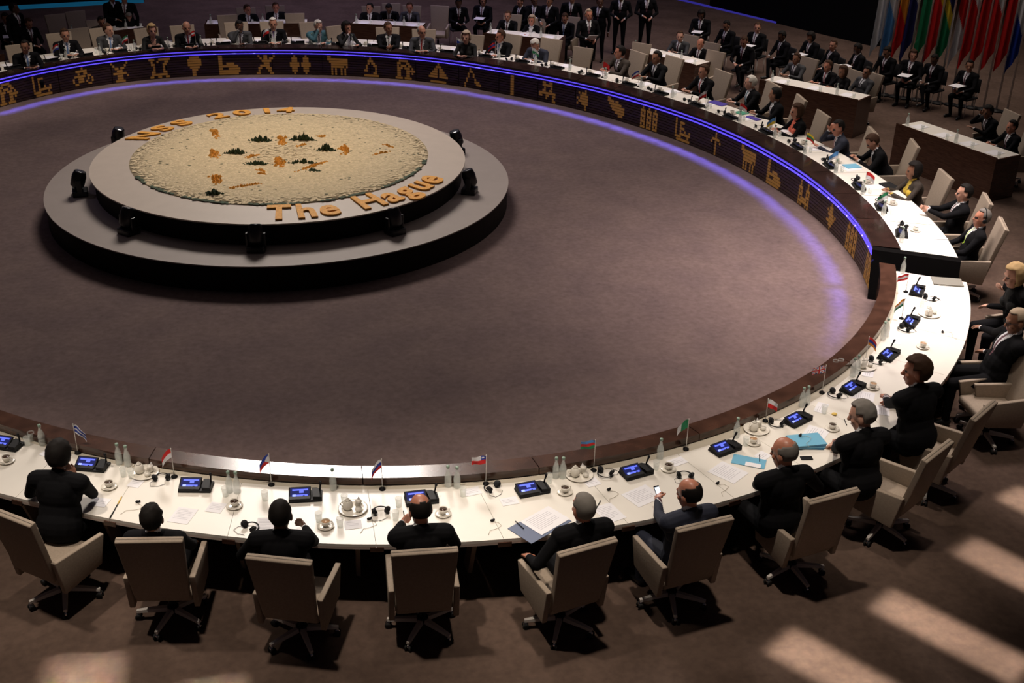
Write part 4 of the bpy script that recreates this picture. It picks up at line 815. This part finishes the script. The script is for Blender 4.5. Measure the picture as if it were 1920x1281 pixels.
# national flags on poles
FLAGS=[(x,c,0) for x,c in [(1677,'gggww'),(1696,'lwlwl'),(1716,'llooor'),(1732,'nnwnn'),(1756,'lrrggg'),(1776,'kyyrr'),(1796,'gynnyg'),(1820,'rrwrrw'),(1839,'nwwrr'),(1860,'rrrr'),(1881,'wbwrr'),(1905,'rwrrr'),(1925,'rrwwb')]]
def national_flag(x0,cols,i):
    # foot of the pole on the floor, found from its lean in the survey photograph
    foot=at(x0-38+ (i-10)*.2,212-(12-i)*3.0,ZO)
    h=5.0; o=thing('flag_on_pole','tall pole with hanging %s flag, %s'%({'gggww':'green and white','lwlwl':'pale blue and white','llooor':'blue and orange','nnwnn':'navy and white','lrrggg':'blue, red and green','kyyrr':'yellow and red','gynnyg':'green, yellow and navy','rrwrrw':'red and white','nwwrr':'navy, white and red','rrrr':'plain red','wbwrr':'white, blue and red','rwrrr':'red with white patch','rrwwb':'red, white and blue'}[cols],'%s from left in the flag row'%['first','second','third','fourth','fifth','sixth','seventh','eighth','ninth','tenth','eleventh','twelfth','thirteenth'][i]),'flag',(foot.x,foot.y,ZO),0,'national flags at the right')
    link('pole',MB().mi(0,True).lathe([(.022,0),(.022,h),(.034,h+.02),(.02,h+.06),(.002,h+.08)],10).mi(1).lathe([(.14,0),(.13,.03),(.03,.05)],18).mesh('pole',['flag_pole','black_plastic']),o)
    ks=sorted(set(cols)); mb=MB(); nu,nv=12,110; v=[]
    W=.27
    for j in range(nv+1):
        t=j/nv; z=h-.05-t*3.7; sp=(.35+.65*t) if t<.9 else 1.0
        for k in range(nu+1):
            s=k/nu; x=-.02-W*s*sp*(1-.25*t); y=.05*math.sin(s*9+i+t*1.5)*(.4+s)
            zz=z-.45*s*t if t>.8 else z-.35*s
            v.append((x,y,zz))
    b=len(mb.v); fs=[]
    mb.smooth=True
    for j in range(nv):
        for k in range(nu):
            q=((j/nv)*1.0+.22*(k/nu)-.46)/.52; q=max(0,q)*1.2+.12; ci=cols[min(len(cols)-1,int(max(0,q-.12)*len(cols)/1.2))]; mb.m.append(ks.index(ci)); mb.sm.append(True)
            a=j*(nu+1)+k; mb.f.append((a,a+1,a+nu+2,a+nu+1))
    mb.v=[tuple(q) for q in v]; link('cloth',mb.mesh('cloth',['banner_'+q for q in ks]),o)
    # hang the flag towards the left as seen from the ring
    o.rotation_euler=(0,0,R(-25))
for i,(x0,c,_) in enumerate(FLAGS): national_flag(x0,c,i)
# ------------------------------------------------------------------ things on the near desk
def out_face(p): return math.atan2(p.y-CY,p.x-CX)       # direction towards the seats
SEAT=[(10,828,'at the left edge of the picture'),(170,868,'of the man resting chin on hand'),(365,907,'of the low dark-haired head'),(570,925,'of the man raising his hand'),(787,931,'of the bald man with the pen'),(995,914,'of the grey-haired man leaning back'),(1190,881,'of the man with the phone'),(1357,837,'of the bald man by the blue folder'),(1493,783,'of the grey-haired man with clasped hands'),(1597,723,'of the tall brown-haired man'),(1665,661,'between two green-stemmed microphones, empty place'),(1706,599,'of the man with glasses'),(1719,541,'of the blond woman')]
def seat_of(u,v): return min(SEAT,key=lambda s:(s[0]-u)**2+(s[1]-v)**2)[2]
USED={}
def lab(base,u,v):
    s=base+' on the desk place '+seat_of(u,v) if not base.endswith('*') else base[:-1]
    USED[s]=USED.get(s,0)+1
    if USED[s]>1: s=base+(' nearer the outer edge,' if USED[s]==2 else ' farthest right,' if USED[s]==3 else ' farthest back,')+' desk place '+seat_of(u,v)
    return ' '.join(s.split()[:16]).rstrip(',')
PR={}
def put(kind,build,u,v,label,cat,group,z=None,rot=None,off=0):
    p=at(u,v,ZT+.0005 if z is None else z); a=(out_face(p)+PI/2 if rot is None else rot)+off
    if kind not in PR: o=build(); PR[kind]=o
    else: o=copy_tree(PR[kind])
    o.location=p; o.rotation_euler=(0,0,a); tag(o,label,cat,group); return o
# local frame of desk things: -Y looks to the seat ... the seat is at -Y, +X to the seat's right
def b_unit():
    o=link('conference_unit',None)
    M=TM(-.03,0,.035,rx=R(24))
    b=MB().mi(0).box(-.135,-.085,0,.165,.085,.022,bev=.006)
    b.prism([(-.13,-.08),(.06,-.08),(.06,.075),(-.13,.075)],.015,.04); link('housing',b.mesh('housing',['black_plastic']),o)
    b=MB().mi(0).box(-.105,-.085,.0,.095,.072,.018,M,bev=.004).mi(1).box(-.090,-.070,.0178,.082,.058,.0186,M)
    b.mi(2).box(-.072,.030,.0184,.070,.046,.0190,M).box(-.010,.005,.0184,.030,.030,.0190,M).box(-.072,-.055,.0184,.066,-.012,.0190,M).mi(3).box(-.070,-.052,.0188,-.040,-.010,.0194,M).mi(1).box(.022,-.040,.0188,.040,-.022,.0194,M)
    s=link('screen',b.mesh('screen',['black_plastic','screen_dark','screen_blue','screen_pale']),o); tag(s,'lit blue screen')
    b=MB().mi(0,False).prism([(.085,-.07),(.165,-.08),(.165,.03),(.12,.075),(.07,.075)],.02,.052).mi(0,True); link('speaker_block',b.mesh('speaker_block',['black_plastic']),o)
    b=MB().mi(0,True).tube([(.145,.035,.05),(.150,.028,.09),(.155,.016,.13)],[.008,.0075,.0095],8).lathe([(.0095,0),(.012,.004),(.012,.03),(.006,.034)],10,TM(.155,.016,.128,rx=R(16))); link('microphone',b.mesh('microphone',['black_plastic']),o); return o
for u,v,s in SEAT: put('unit',b_unit,u,v+8,('black conference unit with blue screen '+s).replace('  ',' '),'conference unit','conference units on the near desk')
def b_bottle():
    o=link('glass_bottle',None)
    b=MB().mi(0,True).lathe([(.030,0),(.034,.006),(.034,.105),(.028,.135),(.014,.175),(.0125,.205),(.015,.21),(.015,.222),(.010,.222),(.010,.18),(.024,.13),(.030,.10),(.030,.008)],18,cap=True); link('bottle_body',b.mesh('bottle_body',['glass']),o)
    b=MB().mi(0,True).lathe([(.0155,.205),(.0165,.226),(.012,.230)],12); link('cap',b.mesh('cap',['cap_green']),o); return o
for i,(u,v) in enumerate([(80,832),(224,868),(240,872),(431,921),(445,922),(625,916),(840,910),(857,912),(1042,894),(1055,894),(1237,858),(1380,818),(1503,760),(1512,757),(1606,698),(1598,704),(1655,634),(1661,628),(1692,510)]):
    put('bottle',b_bottle,u,v+2,lab('clear glass water bottle',u,v),'bottle','glass water bottles on the near desk')
def b_tumbler():
    o=link('drinking_glass',MB().mi(0,True).lathe([(.026,0),(.033,.095),(.031,.095),(.0245,.006)],16).mesh('drinking_glass',['glass'])); return o
for (u,v) in [(52,835),(232,893),(247,896),(60,826),(423,930),(497,938),(598,978),(638,988),(646,945),(748,950),(742,975),(868,930),(1030,905),(1230,880),(1398,835),(1545,775),(1565,690),(1575,688),(1728,575)]:
    put('tumbler',b_tumbler,u,v,lab('clear empty drinking glass',u,v),'glass','drinking glasses on the near desk')
def b_cup(cof='coffee'):
    o=link('coffee_cup',None)
    link('saucer',MB().mi(0,True).lathe([(.035,0),(.045,.004),(.075,.014),(.074,.017),(.04,.008)],24).mesh('saucer',['porcelain']),o)
    b=MB().mi(0,True).lathe([(.020,.008),(.034,.030),(.041,.066),(.039,.066),(.031,.03),(.018,.014)],20).tube([(.038,0,.058),(.058,0,.055),(.056,0,.030),(.034,0,.026)],.004,6); link('cup',b.mesh('cup',['porcelain']),o)
    link('coffee_surface',MB().mi(0,True).lathe([(.0375,.055),(.0375,.057)],20).mesh('coffee_surface',[cof]),o)
    link('teaspoon',MB().mi(0,True).tube([(-.05,-.04,.018),(.02,-.062,.019)],.0022,6).ell((.028,-.064,.019),(.013,.008,.003)).mesh('teaspoon',['alu']),o); return o
for (u,v) in [(13,866),(205,914),(440,950),(831,965),(1059,924),(1253,881),(1560,805)]:
    put('cup',b_cup,u,v,lab('white cup of black coffee on saucer',u,v),'cup','coffee cups on the near desk')
for (u,v) in [(611,988),(1412,832),(1636,728),(1730,652)]:
    put('cup2',lambda:b_cup('milk_coffee'),u,v,lab('white cup of milky coffee on saucer',u,v),'cup','coffee cups on the near desk')
def b_tray():
    o=link('coffee_tray',None)
    link('tray',MB().mi(0,True).lathe([(.10,0),(.125,.006),(.135,.016),(.132,.018),(.10,.008)],28).mesh('tray',['porcelain']),o)
    b=MB().mi(0,True).lathe([(.030,.008),(.045,.03),(.046,.065),(.032,.095),(.025,.10)],18,TM(-.045,0,0)).lathe([(.026,.10),(.02,.112),(.006,.116),(.008,.126)],14,TM(-.045,0,0)).tube([(-.09,0,.09),(-.115,0,.07),(-.09,0,.035)],.005,6); link('coffee_pot',b.mesh('coffee_pot',['porcelain']),o)
    b=MB().mi(0,True).lathe([(.022,.008),(.032,.03),(.026,.06),(.030,.075)],16,TM(.05,.02,0)).tube([(.075,.02,.06),(.092,.02,.05),(.078,.02,.03)],.004,6); link('milk_jug',b.mesh('milk_jug',['porcelain']),o)
    b=MB().mi(0,True).lathe([(.018,.008),(.028,.02),(.030,.04)],14,TM(.045,-.05,0)); link('sugar_bowl',b.mesh('sugar_bowl',['porcelain']),o)
    b=MB().mi(0,False).prism([(.0,0),(.05,0),(.025,.05)],0,.004,TM(.03,.045,.05,rx=R(80))); link('napkin',b.mesh('napkin',['paper']),o); return o
for (u,v) in [(271,888),(662,955),(1086,892),(1418,806),(1620,688),(1742,590)]:
    put('tray',b_tray,u,v,lab('white round tray with coffee pot and jug',u,v),'tray','coffee trays on the near desk')
def b_phones():
    o=link('headphones',None)
    link('headband',MB().mi(0,True).tube([(.075*math.cos(a),.075*math.sin(a),.012+.008*math.sin(a)) for a in [PI*(k/14)*1.0 for k in range(15)]],.006,6).mesh('headband',['black_plastic']),o)
    for s in (-1,1): link('ear_cup',MB().mi(0,True).lathe([(.018,-.012),(.033,-.008),(.033,.008),(.02,.014)],16,TM(s*.062,-.012,.032,ry=PI/2+s*.5)).mi(1,True).lathe([(.022,0),(.028,.006),(.014,.008)],14,TM(s*.048,-.012,.036,ry=-s*PI/2+s*.5)).mesh('ear_cup',['black_plastic','dark_fabric']),o)
    link('lead',MB().mi(0,True).tube([(-.06,-.02,.006),(-.10,-.05,.004),(-.09,-.11,.004),(-.02,-.12,.004),(.04,-.09,.004)],.002,5).mesh('lead',['black_plastic']),o); return o
for (u,v,r_) in [(303,899,.2),(469,992,-.8),(714,962,.1),(923,917,.6),(1135,890,2.2),(1284,895,-.6),(1455,797,2.0),(1565,742,1.2),(1641,680,1.5),(1695,619,1.0),(1742,562,1.3)]:
    put('hp',b_phones,u,v,lab('black headphones',u,v),'headphones','headphones on the near desk',off=r_)
def b_ear():
    o=link('earpiece',MB().mi(0,True).ell((0,0,.012),(.020,.014,.012)).ell((.018,.006,.014),(.009,.009,.011)).mesh('earpiece',['black_plastic']))
    link('lead',MB().mi(0,True).tube([(.0,-.01,.006),(.05,-.04,.004),(.06,-.09,.004),(.0,-.12,.004),(-.06,-.13,.004),(-.09,-.19,.004)],.0018,5).mesh('lead',['tray_cream']),o); return o
for (u,v) in [(258,943),(692,975),(923,978),(1141,920),(1345,908),(1767,624),(1625,775)]: put('ear',b_ear,u,v,lab('small black earpiece with pale cord',u,v),'earpiece','earpieces on the near desk')
def sheet(u,v,w_,h,rot,label,cat='paper',m='paper',lines=True,z=.0,th=.0018,group='papers on the near desk',u_z=None):
    mb=MB().mi(0).box(-w_/2,-h/2,0,w_/2,h/2,th)
    if lines:
        mb.mi(1)
        for k in range(int(h/.024)-2):
            y=h/2-.035-.022*k; ln=w_*(.72 if k%4 else .45); mb.box(-w_*.38,y,th,-w_*.38+ln,y+.0045,th+.0004)
    p=at(u,v,ZT+.001+z); o=link('paper_sheet' if cat=='paper' else 'folder',mb.mesh('sheet',[m,'paper_print']),None,p,out_face(p)+PI/2+R(rot)); return tag(o,label,cat,group)
for k,(u,v,w_,h,rot) in enumerate([(187,942,.16,.13,-6),(256,905,.12,.16,-10),(343,967,.19,.23,-12),(405,952,.15,.15,-14),(497,985,.16,.22,-4),(662,984,.15,.13,2),(885,922,.16,.12,4),(1142,962,.20,.27,6),(1204,930,.30,.25,10),(1270,866,.18,.12,2),(1365,886,.26,.30,16),(1110,905,.14,.12,4),(1530,812,.24,.22,20),(1540,765,.22,.12,22),(1618,742,.20,.24,24),(1628,700,.18,.12,20),(1430,855,.14,.12,12),(1680,640,.16,.10,20),(90,850,.12,.12,-14),(955,940,.16,.12,0),(1655,770,.20,.14,30)]):
    sheet(u,v,w_,h,rot,lab('white printed paper sheet',u,v))
# big folder of the grey-haired man leaning back, blue folders further right
sheet(1012,985,.50,.30,24,'dark slate folder under a large white printed page','folder','folder_slate',False,th=.006,group=None)
sheet(1022,976,.36,.27,24,'large white printed page with red dot on a slate folder',z=.0075,group=None)
p=at(974,985,ZT+.012); o=link('pen',MB().mi(0,True).tube([(-.07,0,.004),(.06,0,.004)],.0045,8).tube([(.06,0,.004),(.072,0,.004)],[.004,.001],8).mesh('pen',['black_plastic']),None,p,R(112)); tag(o,'black pen lying on the slate folder','pen')
sheet(1404,866,.17,.32,38,'single pale blue folder with white label beside bald man','folder','folder_blue',False,th=.005,group=None)
sheet(1412,872,.07,.15,38,'white label sheet on the single pale blue folder',z=.0065,lines=False,group=None)
for k in range(4):
    sheet(1508+k*1.5,832-k*2,.22,.34,58+k*4-6,['bottom','second','third','topmost'][k]+' pale blue folder in the pile before grey-haired man','folder','folder_blue' if k%2 else 'folder_blue_dark',False,z=.002+k*.012,th=.010,group='pile of blue folders')
put('ear',b_ear,1500,818,'small black earpiece lying on the pile of blue folders','earpiece',None,z=ZT+.052)
def b_phone():
    return link('mobile_phone',MB().mi(0).box(-.03,-.06,0,.03,.06,.011,bev=.004).mesh('mobile_phone',['black_plastic']))
put('phone',b_phone,1512,860,'black mobile phone with pink corner beside the blue folders','phone',None,off=1.0)
def b_pen(): return link('pen',MB().mi(0,True).tube([(-.065,0,.005),(.06,0,.005)],.0045,8).tube([(.06,0,.005),(.072,0,.005)],[.004,.001],8).mesh('pen',['black_plastic']))
for (u,v,s) in [(1424,860,'black pen left of the bald man by the blue folder'),(1122,947,'black pen at the right ear of the grey-haired man'),(1585,792,'dark pen left of the clasped-hands man’s head'.replace('’','')),(1622,760,'dark pen at the edge of the white page'),(1757,540+20,'pen beside the grey laptop')]: put('pen',b_pen,u,v,s,'pen',None,off=.8)
a=at(228,932,ZT+.006); b=at(206,972,ZT+.006); tag(link('pencil',MB().mi(0,True).tube([a,a.lerp(b,.35)],.006,6).mi(1,True).tube([a.lerp(b,.35),b],.005,6).mesh('pencil',['yellow','black_plastic'])),'yellow and black pencil lying towards the desk edge','pencil')
tag(link('lemon_slice',MB().mi(0,True).ell((0,0,.012),(.03,.026,.012)).mesh('lemon_slice',['lemon']),None,at(1564,778,ZT)),'yellow lemon slice beside the grey-haired man with clasped hands','lemon')
p=at(1776,530,ZT); o=link('laptop',None,None,p,R(-20)); tag(o,'closed grey laptop at the far end of the near desk','laptop')
link('laptop_base',MB().box(-.19,-.12,.002,.19,.12,.014,bev=.004).mesh('laptop_base',['laptop_grey']),o); link('laptop_lid',MB().box(-.19,-.12,.0145,.19,.12,.022,bev=.003).mesh('laptop_lid',['laptop_grey']),o)
mat('screen_off',(.02,.03,.06),.2)
# ------------------------------------------------------------------ small table flags
def cloth(name,pat,W,H,nx=18,ny=12,droop=.35,wave=.010,left=True,parent=None,z=.30):
    "pat(s,t)->colour key, s along the fly 0..1, t down the hoist 0..1"
    ks=[];mb=MB();mb.smooth=True;sgn=-1 if left else 1
    for j in range(ny+1):
        for k in range(nx+1):
            s=k/nx;t=j/ny; mb.v.append((sgn*(.003+W*s*(1-.12*droop)),wave*math.sin(s*7+t*2),z-H*t-droop*W*s*s))
    for j in range(ny):
        for k in range(nx):
            c=pat((k+.5)/nx,(j+.5)/ny)
            if c not in ks: ks.append(c)
            a=j*(nx+1)+k; mb.f.append((a,a+1,a+nx+2,a+nx+1)); mb.m.append(ks.index(c)); mb.sm.append(True)
    return link(name,mb.mesh(name,['cloth_'+q for q in ks]),parent)
def hs(cols): return lambda s,t:cols[min(len(cols)-1,int(t*len(cols)))]
def vs_(cols): return lambda s,t:cols[min(len(cols)-1,int(s*len(cols)))]
def union(s,t):
    x=(s-.5)*2;y=(t-.5)*2
    if abs(x)<.13 or abs(y)<.2: return 'r'
    if abs(x)<.26 or abs(y)<.36: return 'w'
    d=min(abs(x-y),abs(x+y))
    return 'r' if d<.10 else 'w' if d<.32 else 'b'
def phil(s,t):
    if s<.45*(1-abs(2*t-1)): return 'w'
    return 'b' if t<.5 else 'r'
def chile(s,t):
    if t>.5: return 'r'
    if s<.36: return 'w' if (s-.18)**2+((t-.25)*.7)**2<.006 else 'b'
    return 'w'
def czech(s,t): return 'w' if t<.5 else 'r'
TF=[(146,850,139,796,hs(['w','b','w','b','w']),False,'white flag with blue stripes',.9),(327,895,322,842,hs(['r','w']),True,'red over white flag',1.0),(509,910,502,853,phil,True,'blue and red flag with white triangle',1.1),(717,918,717,862,hs(['w','b','r']),True,'white, blue and red striped flag',1.2),(911,908,916,855,chile,True,'white and red flag with a blue starred corner',.15),(1113,883,1119,826,hs(['l','r','g']),True,'blue, red and green striped flag',.15),(1286,843,1293,787,vs_(['g','g','w']),True,'green flag with white fly, hanging limp',.9),(1435,790,1425,748,czech,False,'white over red flag',.5),(1541,737,1550,686,union,True,'red, white and blue crossed flag',.25),(1622,677,1627,632,hs(['r','b','o']),False,'red, blue and orange striped flag',.8),(1690,598,1694,560,hs(['o','w','g']),True,'orange, white and green striped flag',.9),(1698,548,1697,515,hs(['r','w','r']),True,'red flag with white stripe',.3)]
for (u0,v0,u1,v1,pat,left,lb,dr) in TF:
    p=at(u0,v0,ZT); a=math.atan2(RT[1],RT[0])
    # top of the pole: on the ray of (u1,v1), nearest the vertical through the foot
    d=FW*FPX+RT*(u1-960)+UP*(640.5-v1); d/=np.linalg.norm(d); w0=CAM-np.array(p); k=np.array([0,0,1.]); bb=d@k; tt=((k@w0)-bb*(d@w0))/(1-bb*bb); H_=max(.26,min(.42,tt))
    o=thing('table_flag','small '+lb+' on a table pole','flag',p,a,'small national flags on the near desk')
    link('flag_base',MB().mi(0,True).lathe([(.030,0),(.030,.012),(.010,.020),(.008,.03)],16).mesh('flag_base',['black_plastic']),o)
    link('flag_pole',MB().mi(0,True).lathe([(.0038,.02),(.0034,H_),(.006,H_+.006),(.001,H_+.014)],8).mesh('flag_pole',['flag_pole']),o)
    cloth('flag_cloth',pat,.135 if dr<.5 else .11,.085 if dr<.5 else .095,droop=dr,left=left,parent=o,z=H_-.003)
# ------------------------------------------------------------------ things on the far desk
FU=[(100,116),(163,106),(227,98),(290,92),(352,88),(420,84),(490,83),(560,84),(635,85),(702,89),(767,94),(837,101),(907,110),(975,120),(1042,130),(1110,144),(1180,160),(1243,176),(1310,198),(1372,221),(1439,249),(1492,278),(1560,313),(1611,352),(1655,391),(1694,441),(30,130)]
names=[l[0] for l in L]
def nearest_name(u,v):
    q=min(L,key=lambda l:(l[1]-u)**2+((l[2]+40)-v)**2); return q[0].split(',')[0].replace(' at the far desk','')
k_=0
def short(s,n=16): return ' '.join(s.split()[:n]).rstrip(',')
FPR={}
def fput(kind,build,p,label,cat,group,rot=0):
    if kind not in FPR: o=build(); FPR[kind]=o
    else: o=copy_tree(FPR[kind])
    o.location=p; o.rotation_euler=(0,0,math.atan2(p[1]-CY,p[0]-CX)+PI/2+rot); tag(o,label,cat,group); return o
FUS=sorted(FU)
def far_unit():
    o=copy_tree(PR['unit'])
    for c in o.children:
        if c.name.startswith('screen'):
            c['label']='dark screen'
            for i_,s_ in enumerate(c.material_slots):
                if i_>1: s_.link='OBJECT'; s_.material=MAT['screen_off']
    return o
ordn=['first','second','third','fourth','fifth','sixth','seventh','eighth','ninth','tenth','eleventh','twelfth','thirteenth','fourteenth','fifteenth','sixteenth','seventeenth','eighteenth','nineteenth','twentieth','twenty-first','twenty-second','twenty-third','twenty-fourth','twenty-fifth','twenty-sixth','twenty-seventh']
FCOL={1:['r','w','b'],3:['g','w','r'],5:['r','w','r'],9:['l','y'],13:['r','b','r'],14:['w','g'],16:['r','r'],17:['b','w','r'],19:['w','r'],20:['r','w'],21:['l','y'],22:['y','g','r'],23:['l','l','w'],24:['r','w'],25:['g','w'],12:['w','b'],7:['w','r']}
for i,(u,v) in enumerate(FUS):
    q=at(u,v,DT); dg=ringdeg(q); g='far desk, %s place from the left'%ordn[i]
    def P(dr,dt,z=DT+.001,dg=dg): r=rad('C',dg)+dr; a=R(dg)-dt/r; return (CX+r*math.cos(a),CY+r*math.sin(a),z)
    fput('unit',far_unit,P(.13,0),'black conference unit on the '+g,'conference unit','conference units on the far desk')
    fput('bottle',lambda:copy_tree(PR['bottle']),P(.12,.30),'glass water bottle on the '+g,'bottle','water bottles on the far desk')
    fput('tumbler',lambda:copy_tree(PR['tumbler']),P(.24,.26),'drinking glass on the '+g,'glass','drinking glasses on the far desk')
    fput('cup' ,lambda:copy_tree(PR['cup']),P(.33,-.22),'white coffee cup on the '+g,'cup','coffee cups on the far desk')
    fput('hp',lambda:copy_tree(PR['hp']),P(.17,-.33),'black headphones on the '+g,'headphones','headphones on the far desk',rot=.5*i)
    sh=lambda:link('paper_sheet',MB().box(-.11,-.15,0,.11,.15,.003).mesh('paper_sheet',['paper']))
    fput('sheet',sh,P(.45,.05+.1*math.sin(i*2.3),DT+.001),'white paper sheet on the '+g,'paper','papers on the far desk',rot=.3*math.sin(i*1.7))
    if i in FCOL:
        p=P(.16,.20); o=thing('table_flag','small flag of colours '+'-'.join({'r':'red','w':'white','b':'blue','g':'green','l':'light blue','y':'yellow','o':'orange'}[c] for c in FCOL[i])+' on the '+g,'flag',p,math.atan2(RT[1],RT[0]),'small national flags on the far desk'); o['label']=short(o['label'])
        link('flag_base',bpy.data.meshes['flag_base'],o); link('flag_pole',MB().mi(0,True).lathe([(.0038,.02),(.0034,.33),(.006,.336),(.001,.344)],8).mesh('flag_pole',['flag_pole']),o)
        cloth('flag_cloth',hs(FCOL[i]),.15,.11,10,6,droop=.6,parent=o,z=.325,left=bool(i%2))
def fsheet(u,v,w_,h,rot,m,label,th=.008,cat='folder',nm='folder'):
    p=at(u,v,DT+.004); tag(link(nm,MB().box(-w_/2,-h/2,0,w_/2,h/2,th).mesh(nm,[m]),None,p,out_face(p)+PI/2+R(rot)),label,cat)
mat('folder_purple',(.06,.04,.30),.5); mat('folder_green',(.05,.25,.16),.5); mat('folder_red',(.5,.02,.03),.5)
fsheet(1346,194,.36,.22,10,'folder_purple','purple-blue folder before the man with long red tie')
fsheet(1390,212,.22,.20,10,'folder_green','green folder before the white-haired man with teal tie')
fsheet(1412,222,.30,.14,10,'folder_purple','violet booklet right of the green folder')
fsheet(801,91,.22,.14,0,'folder_red','red booklet before the balding man with red tie')
fsheet(1597,312,.20,.26,10,'folder_blue','blue booklet in front of the man looking down')
fsheet(1752,444,.24,.30,20,'paper','white notepad with black clip at the end of far desk',cat='notepad',nm='notepad')
fsheet(1668,350,.30,.20,20,'black_plastic','black laptop used by the woman in yellow',th=.02,cat='laptop',nm='laptop')
# papers and glasses on the second-row desks
for kx,(o,a,d,Ln) in [(k,v) for k,v in desks.items()]:
    nrm=Vector((-d.y,d.x,0)); n=max(2,int(Ln/.55))
    for i in range(n):
        t=(i+.5)/n*Ln; dl=o['label'].replace('second-row ','')
        p=a+d*t+nrm*.30; q=fput('sheet',None,(p.x,p.y,.562),short('white paper, %s from left, on the %s'%(ordn[i],dl)),'paper','papers on the second-row desks',rot=.2*math.sin(i*3)); q.rotation_euler=(0,0,math.atan2(d.y,d.x)+.2*math.sin(i*3))
        p=a+d*(t+.2)+nrm*.16; q=fput('tumbler',None,(p.x,p.y,.562),short('drinking glass, %s from left, on the %s'%(ordn[i],dl)),'glass','drinking glasses on the second-row desks')
        if i%2==0: p=a+d*(t-.16)+nrm*.15; fput('bottle',None,(p.x,p.y,.562),short('water bottle, %s from left, on the %s'%(ordn[i//2],dl)),'bottle','water bottles on the second-row desks')
# the first prototypes of the far desk were copies of copies: all are in place
